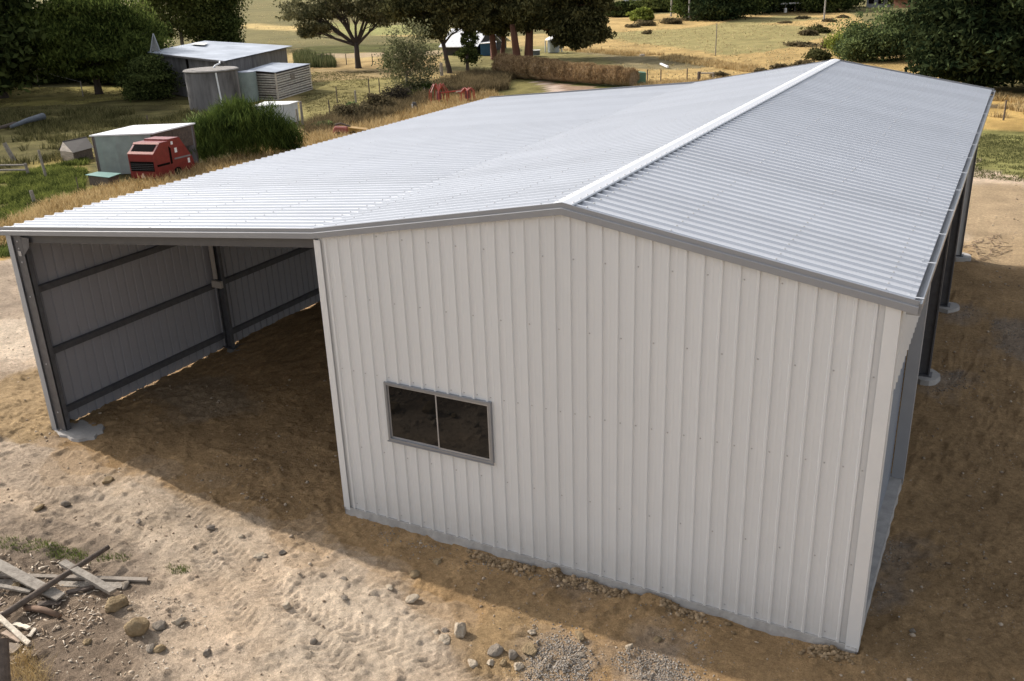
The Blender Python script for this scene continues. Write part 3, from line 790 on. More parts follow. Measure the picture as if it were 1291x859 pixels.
def scatter_stones(name, pts, rad, mt, lab=None, cat=None, sub=0, flat=.6):
    """many small stones in one mesh"""
    V0, F0 = ICO[sub]; n = len(pts); k = len(V0)
    sc = np.stack([RNG.uniform(.7, 1.3, n), RNG.uniform(.6, 1.1, n), RNG.uniform(.35, .8, n)*flat/.6], 1)*rad[:, None]
    V = V0[None]*(1+RNG.uniform(-.25, .25, (n, k, 1)))*sc[:, None, :]
    a = RNG.uniform(0, 6.28, n); c, s = np.cos(a), np.sin(a)
    x = V[..., 0]*c[:, None]-V[..., 1]*s[:, None]; y = V[..., 0]*s[:, None]+V[..., 1]*c[:, None]
    z = H(pts[:, 0], pts[:, 1])
    V = np.stack([x+pts[:, :1], y+pts[:, 1:2], V[..., 2]+z[:, None]+rad[:, None]*.2], -1).reshape(-1, 3)
    Fq = (F0[None]+(np.arange(n)*k)[:, None, None]).reshape(-1, 3)
    var = np.repeat(RNG.random(n), k)
    o = raw(name, V, Fq, mt, var=var)
    return tag(o, lab, cat, kind='stuff')
def stonemat(name, a, b):
    m, n, bs = nt(name)
    t = n.nodes.new('ShaderNodeAttribute'); t.attribute_name = 'var'; r = n.nodes.new('ShaderNodeValToRGB')
    r.color_ramp.elements[0].color = (*a, 1); r.color_ramp.elements[1].color = (*b, 1)
    n.links.new(t.outputs['Fac'], r.inputs['Fac']); n.links.new(r.outputs['Color'], bs.inputs['Base Color']); bs.inputs['Roughness'].default_value = .95; bs.inputs['Specular IOR Level'].default_value = .2
    return m
PEB = stonemat('pebbles', (.20, .145, .095), (.50, .41, .31)); GRV = stonemat('blue_metal_gravel', (.14, .12, .10), (.38, .34, .295))
def rand_in(P, n):
    xs = [p[0] for p in P]; ys = [p[1] for p in P]; out = np.zeros((0, 2))
    while len(out) < n:
        q = np.stack([RNG.uniform(min(xs), max(xs), n*2), RNG.uniform(min(ys), max(ys), n*2)], 1)
        out = np.concatenate([out, q[inpoly(q[:, 0], q[:, 1], P)]])
    return out[:n]
# pebbles over the yard, in drifts
q = rand_in([(-18, -6), (12, -6), (16, 26), (8, 26), (7.1, 16.5), (7.1, 0), (7.1, -.1), (0, -.1), (0, 4), (-6.2, 4), (-6.5, 8), (-18, 8)], 80000)
keep = (fbm(q[:, 0], q[:, 1], 1.1, 3, 91)+RNG.random(len(q))*.4) > .70
q = q[keep][:34000]
scatter_stones('loose_pebbles', q, RNG.pareto(2.6, len(q)).clip(0, 5)*.0055+.004, PEB, 'small loose stones and pebbles strewn over the bare earth yard', 'pebbles')
gp = []
for P, n in (([(660, 820), (700, 795), (742, 820), (738, 868), (675, 868)], 2600), ([(775, 826), (850, 806), (880, 868), (790, 868)], 2200), ([(1168, 478), (1212, 470), (1212, 492), (1180, 496)], 500),
             ([(1195, 388), (1222, 388), (1225, 402), (1200, 402)], 300), ([(1096, 690), (1125, 680), (1120, 740), (1095, 780)], 900), ([(478, 668), (560, 690), (555, 695), (480, 677)], 260), ([(600, 705), (760, 742), (760, 746), (600, 711)], 260),
             ([(800, 762), (1060, 822), (1055, 826), (800, 767)], 200), ([(1245, 405), (1320, 405), (1320, 460), (1260, 450)], 700), ([(655, 785), (680, 783), (685, 800), (660, 803)], 120)):
    a = rand_in(pxpoly(P), n); a = a+RNG.normal(0, .12, a.shape)*(RNG.random((len(a), 1))**2*2.2); a = a[fbm(a[:, 0], a[:, 1], 2.5, 3, 33)+RNG.random(len(a))*.3 > .60]; gp.append(a)
gp = np.concatenate(gp); gp = gp[~((gp[:, 0] > -.02) & (gp[:, 0] < 7.03) & (gp[:, 1] > -.07))]
scatter_stones('crushed_gravel', gp, RNG.uniform(.004, .014, len(gp)), GRV, 'grey crushed rock gravel in patches beside the shed slab', 'gravel', flat=.8)
# clods of soil pushed up against the slab
q = np.stack([RNG.uniform(0, 7, 1500), -.09-np.abs(RNG.normal(0, .07, 1500))], 1); q = q[fbm(q[:, 0], q[:, 1], 1.6, 3, 21) > .5]
scatter_stones('soil_clods', q, RNG.uniform(.01, .04, len(q)), stonemat('clods', (.16, .11, .06), (.36, .26, .16)), 'brown clods of soil along the foot of the front wall', 'soil')

# ------------------------------------------------------------------ timber heap
def plank(pa, pb, w, t, z0, z1, mt, lab, name='plank', rnd=False):
    a = at(pa[0], pa[1], z0); b = at(pb[0], pb[1], z1)
    ga, gb = hz(a.x, a.y), hz(b.x, b.y); a.z = ga+z0; b.z = gb+z1
    mb = MB()
    if rnd:
        m = (a+b)/2+Vector((.0, .02, .01)); mb.tube([a, m, b], [w/2, w/2*.95, w/2*.8], 10)
    else:
        n = 6; d = (b-a).normalized(); s = d.cross(Vector((0, 0, 1))).normalized(); u = s.cross(d)
        r = random.Random(int(pa[0]*7+pb[1])); rings = []
        for i in range(n+1):
            c = a.lerp(b, i/n)+s*r.uniform(-.004, .004)+u*r.uniform(-.003, .003); ww = w/2*(1+r.uniform(-.05, .03))
            e = d*r.uniform(-.02, .02) if i in (0, n) else d*0
            rings += [c-s*ww-u*t/2, c+s*ww-u*t/2+e, c+s*ww+u*t/2+e, c-s*ww+u*t/2]
        fs = [(3, 2, 1, 0), (4*n, 4*n+1, 4*n+2, 4*n+3)]
        for i in range(n):
            for k in range(4): fs.append((4*i+k, 4*i+(k+1) % 4, 4*i+4+(k+1) % 4, 4*i+4+k))
        mb.add(rings, fs)
    o = mb.build(name, mt, origin=tuple(a), bevel=0 if rnd else .003, smooth=rnd)
    return tag(o, lab, 'pole' if rnd else 'plank', 'old timber in the heap')
plank((-30, 702), (77, 757), .15, .03, .22, .06, GREYWOOD, 'wide pale-grey plank lying over the left of the timber heap')
plank((-30, 800), (138, 694), .085, .08, .10, .20, DARKWOOD, 'long dark round pole lying diagonally over the planks', 'pole', True)
plank((80, 714), (144, 749), .10, .05, .20, .10, GREYWOOD, 'short grey plank angled down at the right of the heap')
plank((-30, 726), (186, 735), .07, .03, .05, .03, OLDWOOD, 'longest thin brown plank at the back of the heap')
plank((-30, 733), (155, 742), .12, .03, .03, .02, GREYWOOD, 'wide flat grey board under the longest thin plank')
plank((-30, 738), (42, 751), .06, .03, .08, .04, GREYWOOD, 'narrow grey plank at the far left under the wide pale one')
plank((34, 771), (77, 782), .08, .07, .03, .03, mat('red_brown_wood', (.19, .12, .08), .9, 0, .2, 8), 'short red-brown rotten log below the dark pole', 'log', True)
plank((-4, 778), (37, 815), .06, .03, .16, .04, PALEWOOD, 'whitest split plank at the left edge')
plank((18, 789), (39, 799), .055, .025, .03, .03, PALEWOOD, 'short cream offcut right of the whitest plank')
plank((38, 806), (46, 798), .05, .02, .03, .03, PALEWOOD, 'tiny pale chip of timber right of the cream offcut')
plank((6, 800), (28, 812), .07, .025, .06, .03, mat('pinkish_timber', (.42, .32, .24), .9, 0, .15, 8), 'pinkish broken board beside the whitest plank')
plank((48, 765), (78, 763), .10, .03, .02, .02, DARKWOOD, 'dark broken board under the end of the wide pale plank')
plank((5, 818), (25, 822), .16, .03, .03, .02, mat('brown_board', (.20, .155, .115), .9, 0, .2, 8), 'squarish brown board beside the leaning post')
plank((84, 752), (122, 742), .07, .03, .02, .02, DARKWOOD, 'dark rotten board behind the short grey plank')
# leaning post at the bottom left corner
a = at(4, 900, .05); b_ = at(2, 806, .62)
mb = MB(); mb.tube([a-Vector((0, 0, .15)), a.lerp(b_, .5), b_], [.085, .08, .072], 12); tag(mb.build('fence_post', DARKWOOD, origin=tuple(a)), 'dark weathered post standing in the bottom left corner', 'post')
# chips and litter
def litter(P, n, L0, L1, w, mt, name, lab, cat, z=.006):
    q = rand_in(pxpoly(P), n); a = RNG.uniform(0, 6.28, n); L = RNG.uniform(L0, L1, n); w = RNG.uniform(.5, 1, n)*w
    t = RNG.normal(0, .18, n)
    dx, dy = np.cos(a)*L/2, np.sin(a)*L/2; sx, sy = -np.sin(a)*w/2, np.cos(a)*w/2; z0 = H(q[:, 0], q[:, 1])+z+RNG.random(n)*.02
    V = []
    for s1, s2, dz in ((-1, -1, 0), (1, -1, 0), (1, 1, 0), (-1, 1, 0), (-1, -1, -.008), (1, -1, -.008), (1, 1, -.008), (-1, 1, -.008)):
        V.append(np.stack([q[:, 0]+s1*dx+s2*sx, q[:, 1]+s1*dy+s2*sy, z0+s1*t*L/2+dz], 1))
    V = np.stack(V, 1).reshape(-1, 3)
    f0 = np.array([(0, 1, 2, 3), (7, 6, 5, 4), (0, 4, 5, 1), (1, 5, 6, 2), (2, 6, 7, 3), (3, 7, 4, 0)])
    Fq = (f0[None]+(np.arange(n)*8)[:, None, None]).reshape(-1, 4)
    o = raw(name, V, Fq, mt, var=np.repeat(RNG.random(n), 8)); return tag(o, lab, cat, kind='stuff')
litter([(-20, 700), (120, 720), (130, 790), (70, 830), (-20, 850)], 380, .02, .10, .018, stonemat('chips', (.25, .18, .12), (.60, .52, .42)), 'wood_chips', 'pale splinters and wood chips around the timber heap', 'wood chips')
litter([(100, 740), (260, 760), (260, 859), (60, 859)], 140, .015, .05, .012, stonemat('chips_b', (.35, .28, .2), (.65, .58, .48)), 'bark_flakes', 'bark flakes and twigs scattered around the boulders', 'twigs')
litter([(1205, 310), (1260, 295), (1275, 315), (1225, 335)], 110, .08, .35, .02, stonemat('chips_c', (.16, .12, .08), (.38, .28, .19)), 'fallen_twigs', 'brown sticks and twigs lying beyond the far right column', 'twigs')

# ------------------------------------------------------------------ grass
def grass(name, polys, n, h0, h1, w, mt, lab, cat, lean=.35, clump=.35, px=True, thr=0.0, nf=.8):
    pts = np.concatenate([rand_in(pxpoly(P) if px else P, max(8, int(n*f))) for P, f in polys])
    if thr: pts = pts[fbm(pts[:, 0], pts[:, 1], nf, 3, 17) > thr]
    # clumped: several blades per tuft
    pts = np.repeat(pts, 4, axis=0)+RNG.normal(0, clump*.2, (len(pts)*4, 2)); m = len(pts)
    hh = RNG.uniform(h0, h1, m); a = RNG.uniform(0, 6.28, m); ww = w*RNG.uniform(.6, 1.3, m)
    ca, sa = np.cos(a), np.sin(a); lx = RNG.normal(0, lean, m)*hh; ly = RNG.normal(0, lean, m)*hh
    z = H(pts[:, 0], pts[:, 1])-.02
    b0 = np.stack([pts[:, 0]-ca*ww/2, pts[:, 1]-sa*ww/2, z], 1); b1 = np.stack([pts[:, 0]+ca*ww/2, pts[:, 1]+sa*ww/2, z], 1)
    m0 = np.stack([pts[:, 0]-ca*ww/3+lx*.4, pts[:, 1]-sa*ww/3+ly*.4, z+hh*.6], 1); m1 = np.stack([pts[:, 0]+ca*ww/3+lx*.4, pts[:, 1]+sa*ww/3+ly*.4, z+hh*.6], 1)
    t0 = np.stack([pts[:, 0]+lx, pts[:, 1]+ly, z+hh], 1); t1 = t0+np.stack([ca*ww*.15, sa*ww*.15, 0*z], 1)
    V = np.stack([b0, b1, m1, m0, t1, t0], 1).reshape(-1, 3)
    f0 = np.array([(0, 1, 2, 3), (3, 2, 4, 5)]); Fq = (f0[None]+(np.arange(m)*6)[:, None, None]).reshape(-1, 4)
    o = raw(name, V, Fq, mt, var=np.repeat(RNG.random(m), 6)); return tag(o, lab, cat, kind='stuff')
GDRY = leafmat('dry_grass_blades', (.34, .235, .10), (.62, .48, .26), 1.2, .3)
GGRN = leafmat('green_grass_blades', (.05, .07, .02), (.17, .21, .06), 1.0, .3)
GBRN = leafmat('brown_weeds', (.09, .07, .04), (.26, .20, .11), 1.0, .25)
grass('dry_grass', [([(-60, 318), (0, 294), (60, 263), (160, 238), (160, 262), (60, 300), (0, 318)], .3), ([(160, 238), (240, 217), (350, 184), (480, 150), (480, 175), (300, 250), (160, 268)], .45), ([(480, 150), (540, 128), (620, 118), (640, 132), (560, 160), (480, 178)], .3)], 11000, .15, .5, .03, GDRY, 'tall dry golden grass along the verge beyond the lean-to roof', 'dry grass')
grass('green_grass', [([(-60, 226), (0, 224), (110, 202), (104, 244), (50, 268), (0, 290), (-60, 314)], 1)], 15000, .06, .24, .03, leafmat('lush_grass_blades', (.035, .05, .015), (.24, .27, .07), .9, .35), 'lush green grass and weeds in the small paddock at the left', 'grass', thr=.32)
grass('green_weeds', [([(0, 295), (22, 292), (22, 322), (0, 326)], 1)], 350, .1, .3, .03, GGRN, 'green weeds beside the left edge of the roof', 'weeds')
grass('rough_grass', [([(-60, 150), (60, 138), (220, 140), (330, 150), (250, 185), (100, 200), (-60, 222)], 1)], 7000, .12, .4, .04, leafmat('rough_grass_blades', (.06, .06, .025), (.20, .18, .08), .5, .25), 'rough mixed grass in the shade behind the small sheds', 'grass', thr=.45, nf=.4)
grass('brown_weeds', [([(392, 160), (470, 142), (520, 130), (560, 112), (640, 100), (640, 112), (560, 126), (500, 150), (420, 170), (380, 176)], .7), ([(520, 118), (600, 96), (650, 100), (600, 118)], .4)], 6500, .25, .7, .045, GBRN, 'brown dead weeds along the old fence line', 'weeds')
grass('golden_paddock_grass', [([(800, 104), (1000, 96), (1050, 84), (1060, 100), (900, 112), (800, 112)], .5), ([(700, 62), (800, 66), (960, 84), (960, 92), (800, 72)], .3), ([(1200, 112), (1400, 126), (1400, 165), (1225, 150)], .5)], 6000, .1, .35, .05, GDRY, 'pale golden grass in the paddock behind the shed', 'dry grass', thr=.4, nf=.3)
grass('short_green_grass', [([(1170, 165), (1291, 172), (1400, 180), (1400, 240), (1291, 230), (1200, 222)], 1)], 7000, .03, .08, .03, leafmat('olive_grass_blades', (.07, .075, .03), (.19, .19, .08), 1.0, .3), 'short green grass at the right beyond the yard', 'grass', thr=.35)
TUF = leafmat('tussock_blades', (.36, .29, .15), (.66, .54, .30), .15, .3)
grass('tussock_grass', [([(700, 62), (760, 40), (860, 36), (940, 25), (1040, 22), (1060, 50), (1100, 96), (1000, 104), (820, 108), (800, 90)], .6), ([(320, 4), (600, 4), (600, 50), (380, 58), (320, 54)], .4)], 3600, .04, .16, .08, TUF, 'scattered dry tussocks over the sunlit paddocks', 'dry grass', lean=.5, thr=.42, nf=.12)
grass('lawn_grass', [([(385, 92), (520, 92), (500, 148), (400, 166), (376, 120)], .6), ([(-100, 112), (200, 112), (225, 130), (240, 150), (-100, 150)], .4)], 7000, .03, .10, .045, leafmat('lawn_blades', (.10, .09, .04), (.24, .21, .10), .35, .3), 'short dry lawn around the old shed and under the trees', 'grass', lean=.5, thr=.40, nf=.4)
grass('reed_grass', [([(370, 72), (392, 70), (392, 86), (372, 84)], .35), ([(392, 74), (420, 76), (424, 86), (392, 86)], .5)], 1100, .3, .9, .06, leafmat('reeds', (.05, .07, .03), (.17, .17, .08), .7, .3), 'green reeds behind the old shed', 'reeds', lean=.12)
grass('green_tufts', [([(0, 680), (60, 686), (100, 704), (80, 715), (0, 694)], .45), ([(60, 694), (110, 698), (110, 716), (66, 708)], .3), ([(120, 700), (165, 702), (160, 712), (122, 710)], .15), ([(210, 714), (240, 716), (238, 726), (212, 724)], .12)], 620, .02, .07, .009, GGRN, 'small green tufts of grass on the dirt above the timber heap', 'grass', clump=.12)
grass('straw_tuft', [([(14, 832), (44, 828), (60, 860), (40, 900), (8, 900)], 1)], 260, .06, .22, .005, GDRY, 'dry straw tuft at the foot of the corner post', 'dry grass', clump=.2, lean=.6)

# ------------------------------------------------------------------ foliage
def leaf_cloud(cent, size, up=0.0, aspect=1.8, seed=0, droop=0.0):
    g = np.random.default_rng(seed); n = len(cent)
    d = g.normal(size=(n, 3)); d[:, 2] = d[:, 2]*(1-up)+up*2.2-droop*2.2; d /= np.linalg.norm(d, axis=1)[:, None]
    b = np.cross(d, g.normal(size=(n, 3))); b /= np.linalg.norm(b, axis=1)[:, None]+1e-9
    L = size*aspect*g.uniform(.6, 1.4, n)[:, None]/2; w = size*g.uniform(.6, 1.3, n)[:, None]/2
    V = np.stack([cent-d*L, cent+b*w, cent+d*L, cent-b*w], 1).reshape(-1, 3)
    Fq = np.arange(n*4).reshape(-1, 4)
    return V, Fq, np.repeat(g.random(n), 4)
def clump_centres(c, R, seed, clumps, shell):
    g = np.random.default_rng(seed)
    d = g.normal(size=(clumps, 3)); d /= np.linalg.norm(d, axis=1)[:, None]
    r = shell+(1-shell)*g.random(clumps)**.6; r *= g.uniform(.75, 1.15, clumps)
    return np.asarray(c)+d*r[:, None]*np.asarray(R)
def blob_points(cc, R, n, seed, cr=.34, flat_bottom=None):
    """leaf positions: feathery clumps spread through an ellipsoid"""
    g = np.random.default_rng(seed); m = len(cc)
    crs = cr*g.uniform(.55, 1.35, m); wt = crs**2; wt /= wt.sum()
    k = g.choice(m, n, p=wt)
    st = g.uniform(.6, 1.5, (m, 3))            # every clump has its own stretch
    p = g.normal(size=(n, 3)); l = np.linalg.norm(p, axis=1); p *= (np.minimum(l, 2.3)/l*.62)[:, None]
    P = cc[k]+p*crs[k][:, None]*st[k]*np.array([1, 1, .7])*np.asarray(R)
    if flat_bottom is not None: P = P[P[:, 2] > flat_bottom]
    return P
def tree(name, lab, cat, base, blobs, leaf, bark, size, trunk_r=.3, trunk_h=None, seed=1, group=None, up=0, droop=0, aspect=1.8, limbs=True, flat_bottom=None, clumps=26, cr=.34, lean=(0, 0), trunks=None, shell=.55, twigs=True, lr=.55):
    bx, by = base[0], base[1]; z = hz(bx, by)
    e = empty(name, (bx, by, z)); tag(e, lab, cat, group)
    r = random.Random(seed)
    mb = MB(); cz = min(b[0][2]-b[1][2]*.4 for b in blobs)
    th = trunk_h or max(.4, cz*.8)
    trs = trunks or [(0, 0, trunk_r)]
    tops = []
    for (tx, ty, tr) in trs:
        p0 = Vector((bx+tx, by+ty, z-.2)); p2 = Vector((bx+tx+lean[0]+tx*.5, by+ty+lean[1]+ty*.5, z+th)); p1 = p0.lerp(p2, .5)+Vector((r.uniform(-.1, .1), r.uniform(-.1, .1), 0))*tr*3
        mb.tube([p0, p0+Vector((0, 0, .35)), p1, p2], [tr*1.35, tr*1.05, tr*.9, tr*.8], 10); tops.append((p2, tr*.8))
    Vs, Fs, vs, o = [], [], [], 0
    for bi, (c, R, n) in enumerate(blobs):
        q = Vector((bx+c[0], by+c[1], z+c[2]))
        cc = clump_centres(q, R, seed*31+bi, clumps, shell)
        if limbs:
            tp, tr = min(tops, key=lambda t: (t[0]-q).length)
            L = (q-tp).length
            m1 = tp.lerp(q, .35)+Vector((r.uniform(-.2, .2), r.uniform(-.2, .2), r.uniform(-.05, .25)))*L*.35
            m2 = tp.lerp(q, .7)+Vector((r.uniform(-.15, .15), r.uniform(-.15, .15), r.uniform(-.05, .2)))*L*.35
            mb.tube([tp-Vector((0, 0, tr)), m1, m2, q], [tr*lr*1.1, tr*lr*.8, tr*lr*.5, tr*.12], 7)
            if twigs:
                for ci in range(0, len(cc), 2):
                    w = Vector(cc[ci]); s0 = (m1, m2, q)[ci % 3]
                    mid = s0.lerp(w, .5)+Vector((r.uniform(-.1, .1), r.uniform(-.1, .1), r.uniform(-.02, .18)))*(w-s0).length
                    mb.tube([s0, mid, w], [tr*lr*.3, tr*lr*.2, tr*.04], 5, cap=False)
        P = blob_points(cc, R, n, seed*31+bi, cr=cr, flat_bottom=(z+flat_bottom) if flat_bottom is not None else None)
        V, Fq, va = leaf_cloud(P, size, up, aspect, seed*17+bi, droop)
        Vs.append(V); Fs.append(Fq+o); vs.append(va); o += len(V)
    mb.build('trunk', bark, e, smooth=True)
    raw('crown', np.concatenate(Vs), np.concatenate(Fs), leaf, var=np.concatenate(vs), parent=e)
    return e
LD = leafmat('dark_broadleaf', (.020, .030, .011), (.115, .14, .045), .45, .2)
LW = leafmat('mid_green_willow', (.022, .036, .011), (.14, .175, .045), .35, .35)
LE = leafmat('eucalypt_leaves', (.065, .07, .035), (.24, .225, .12), .6, .25)
LED = leafmat('dark_eucalypt_leaves', (.030, .032, .014), (.17, .16, .07), .5, .2)
LC = leafmat('cypress_foliage', (.010, .018, .009), (.06, .078, .032), .6, .15)
LS = leafmat('sapling_leaves', (.09, .10, .05), (.27, .26, .14), .8, .4)
LB = leafmat('broom_stems', (.022, .038, .012), (.12, .165, .040), .8, .3)
LP = leafmat('pale_willow_leaves', (.06, .085, .04), (.23, .28, .11), .35, .4)
LY = leafmat('yellow_green_leaves', (.12, .15, .03), (.30, .34, .08), .5, .4)
LBR = leafmat('brown_scrub', (.07, .058, .034), (.23, .185, .105), .8, .25)

def G2(px, py): p = at(px, py); return (p.x, p.y)
# image-right direction on the ground, used to lay crowns out beside their trunks
RX = Vector((Rv[0], Rv[1], 0)).normalized(); FX = Vector((-RX.y, RX.x, 0))
def off(a, b, z): v = RX*a+FX*b; return (v.x, v.y, z)

# large dark tree on the left, with neighbours
tree('broadleaf_tree', 'big dark green broadleaf tree with short trunk on the sunlit strip at the left', 'tree', G2(125, 118),
     [(off(-1.8, 0, 3.7), (3.2, 3.0, 2.0), 15000), (off(1.5, .5, 3.8), (2.9, 3.0, 2.0), 14000), (off(0, .5, 5.3), (3.4, 3.2, 1.5), 9000), (off(.2, -.8, 2.4), (3.4, 2.6, 1.2), 9000), (off(-2.6, -.6, 4.6), (2.6, 2.4, 1.6), 6000)], LW, BARK, .10, .26, 1.6, 3, clumps=38, droop=.6, aspect=3.2, flat_bottom=1.0, cr=.33)
tree('broadleaf_tree', 'very dark tree filling the top left corner', 'tree', G2(4, 124),
     [(off(-1.8, 0, 3.6), (3.0, 3.0, 2.2), 13000), (off(-.6, 1, 5.2), (3.2, 3.0, 1.8), 10000), (off(.3, 1.5, 3.0), (1.8, 1.6, 1.8), 6000), (off(-.3, .3, 1.8), (2.4, 1.8, 1.2), 5000)], LD, BARK, .12, .35, 1.4, 4, clumps=60, droop=.3, flat_bottom=.5)
for k, (px, py, r, h) in enumerate([(14, 106, 2.6, 3.4), (58, 104, 3.0, 3.6), (98, 101, 2.8, 3.6), (150, 104, 2.6, 3.2), (78, 92, 4.0, 5.4), (178, 96, 3.0, 4.4)]):
    tree('dense_shrub', ['dark dense shrub at the far left behind the corner tree', 'dark dense shrub behind the clothes line', 'dark dense shrub left behind the trunk of the big tree', 'dark dense shrub right behind the trunk of the big tree', 'taller dark thicket in the middle behind the big tree', 'taller dark thicket between the big tree and the old iron shed'][k], 'shrub', G2(px, py),
         [((0, 0, h*.45), (r, r*.8, h*.5), 11000), ((.5, 0, h*.25), (r*1.05, r*.9, h*.3), 4000)], LD, BARK, .13, .12, .4, 230+k, limbs=False, clumps=60, shell=.2, group='dark thicket behind the big tree')
tree('round_bush', 'dark round evergreen bush at the left end of the old iron shed', 'bush', G2(190, 125),
     [(off(.1, 0, 1.35), (1.9, 1.7, 1.45), 13000), (off(-.9, .2, 1.0), (1.3, 1.2, 1.1), 4500)], LD, BARK, .10, .15, .5, 6, limbs=False, clumps=90, shell=.2, cr=.26)
tree('broadleaf_tree', 'pale green leafy tree rising behind the old iron shed roof', 'tree', G2(232, 66),
     [(off(-1.8, 0, 4.2), (2.8, 2.4, 2.6), 6500), (off(1.4, .4, 4.4), (2.8, 2.4, 2.4), 6500), (off(0, 0, 6.6), (4, 3, 2.0), 6000)], leafmat('light_tree_leaves', (.05, .065, .02), (.18, .20, .065), .4, .4), BARKP, .17, .22, 2.2, 7, clumps=40, cr=.4)
tree('broadleaf_tree', 'dark rounded tree at the right end behind the old iron shed', 'tree', G2(288, 62),
     [(off(-1.0, 0, 2.4), (3.0, 2.6, 3.0), 16000), (off(-1.0, 0, 5.6), (3.0, 2.8, 2.6), 11000)], LD, BARK, .17, .3, 1.0, 8, clumps=60, shell=.3)
# trees beyond the left edge, whose shade falls across the paddock
for k, (x, y) in enumerate([(-56, 31), (-60, 25), (-66, 35)]):
    tree('broadleaf_tree', ['dark tree past the left edge shading the paddock', 'nearest shade tree past the left edge', 'furthest shade tree past the left edge'][k], 'tree', (x, y),
         [((0, 0, 8.5), (4.6, 4.6, 5), 9000), ((1, 1, 4.2), (4.0, 4.0, 2.6), 4000)], LD, BARK, .30, .35, 2.0, 20+k, clumps=34)

# eucalypts
b1 = G2(452, 87)
e1 = tree('gum_tree', 'open spreading gum tree with forked brown trunk right of the old shed', 'tree', b1,
     [(off(-3.1, 0, 3.9), (1.6, 1.5, .8), 2100), (off(-4.5, .2, 4.6), (1.4, 1.2, .8), 1600), (off(-2.2, .2, 5.1), (1.6, 1.4, .8), 1200), (off(-3.7, 0, 3.0), (.9, .8, .5), 1000), (off(-2.6, .3, 3.3), (.8, .8, .4), 600), (off(-.9, .5, 4.4), (1.0, .9, .5), 700),
      (off(1.5, .3, 4.5), (1.6, 1.5, .9), 2300), (off(2.7, .4, 4.1), (1.3, 1.2, .8), 2400), (off(.4, .5, 5.6), (2.6, 2.0, .8), 1500), (off(-2.8, .2, 6.2), (2.6, 2.2, .9), 2400), (off(2.6, 0, 5.9), (2.4, 2.2, 1.0), 3400)],
     LE, BARK, .11, .25, 2.0, 9, clumps=30, cr=.40, droop=.35, aspect=2.4, lr=.62)
tree('gum_tree', 'slim dark gum tree with curved trunk behind the grey-green sapling', 'tree', G2(567, 94),
     [(off(-1.4, 0, 4.4), (2.0, 1.5, 1.2), 6000), (off(.8, .2, 4.7), (1.9, 1.5, 1.1), 6000), (off(0, .2, 6.2), (3.2, 2.4, 1.2), 7000), (off(-2.6, .4, 5.0), (1.8, 1.4, 1.1), 4000), (off(-.9, -.3, 3.1), (1.1, .8, .7), 1400), (off(1.6, .2, 3.5), (.9, .8, .5), 900)],
     LED, BARK, .13, .19, 2.2, 10, clumps=30, cr=.4, droop=.3, aspect=2.2, lean=(-.3, -.2))
tree('gum_tree', 'dense dark gum tree with red-brown forked trunk behind the left end of the bales', 'tree', G2(627, 74),
     [(off(-1.2, .2, 3.8), (2.0, 1.6, 1.4), 8500), (off(1.4, 0, 3.9), (1.9, 1.6, 1.4), 8000), (off(0, .2, 5.6), (3.6, 2.6, 1.6), 10000), (off(-2.4, .4, 4.9), (1.8, 1.4, 1.4), 5500), (off(.2, -.3, 2.7), (1.2, .9, .6), 1400)],
     LED, BARKR, .15, .3, 2.9, 11, clumps=36, cr=.33, droop=.4, aspect=2.4, trunks=[(-.25, -.1, .30), (.35, .25, .20)])
tree('gum_tree', 'massive dark gum tree with thick red trunks and low hanging right side', 'tree', G2(661, 76),
     [(off(.3, 0, 4.0), (2.0, 1.8, 1.5), 7500), (off(3.6, 0, 3.2), (2.0, 1.8, 1.9), 13000), (off(5.4, .3, 3.2), (1.8, 1.6, 1.8), 10000), (off(3.2, .6, 5.3), (3.6, 2.6, 1.6), 12000), (off(4.2, -.2, 1.8), (1.7, 1.3, .9), 5000), (off(6.0, .3, 2.0), (1.2, .8, .7), 2600), (off(6.4, .3, 4.8), (1.6, 1.4, 1.3), 5500)],
     LED, BARKR, .15, .4, 3.0, 12, clumps=40, cr=.31, droop=.4, aspect=2.4, trunks=[(-.45, -.4, .33), (.25, .3, .38)], shell=.35)
tree('sapling', 'airy grey-green sapling with pale trunk beside the fence line', 'tree', G2(514, 121),
     [(off(.2, 0, 3.2), (1.3, 1.0, 1.2), 1700), (off(-.6, .1, 2.3), (1.1, .9, 1.0), 1300), (off(1.0, 0, 2.2), (1.2, .9, 1.0), 1400), (off(.3, 0, 1.2), (1.5, .9, .8), 1400), (off(.6, -.2, .5), (1.2, .8, .5), 1300)],
     LS, BARKP, .09, .08, 1.2, 13, clumps=34, cr=.42)
tree('scrubby_tree', 'small dark scrubby tree between the slim gum tree and the fence', 'tree', G2(590, 93),
     [(off(.2, 0, 2.4), (.5, .5, .7), 1300), (off(0, .3, 1.2), (.7, .6, .7), 1500)], LD, BARK, .12, .14, 1.2, 14, clumps=26, cr=.42)
# macrocarpas on the right
for k, (p, s, lab) in enumerate([((1212, 117), 1.0, 'dark cypress nearest the far corner of the roof, its skirt touching the gable line'), ((1275, 112), 1.1, 'dark cypress at the right edge of the view with golden grass under its skirt'),
                                 ((1180, 84), 1.05, 'dark cypress standing back behind the far right corner of the roof'), ((1370, 118), 1.2, 'dark cypress just past the right edge')]):
    x, y = G2(*p)
    x += (.6, 1.4, 1.6, 1.5)[k]; y += (1.5, 2.5, 1, 1)[k]
    tree('cypress_tree', lab, 'tree', (x, y), [((0, 0, 2.2*s), (3.5*s, 3.3*s, 1.9*s), 20000), ((.3, 0, 4.3*s), (3.4*s, 3.3*s, 1.9*s), 15000), ((0, 0, 6.2*s), (2.6*s, 2.6*s, 1.8*s), 7000)], LC, BARK, .15, .4, 1.2, 40+k,
         group='tall dark cypresses beyond the shed', clumps=80, cr=.28, aspect=2.6, flat_bottom=.35, shell=.3)
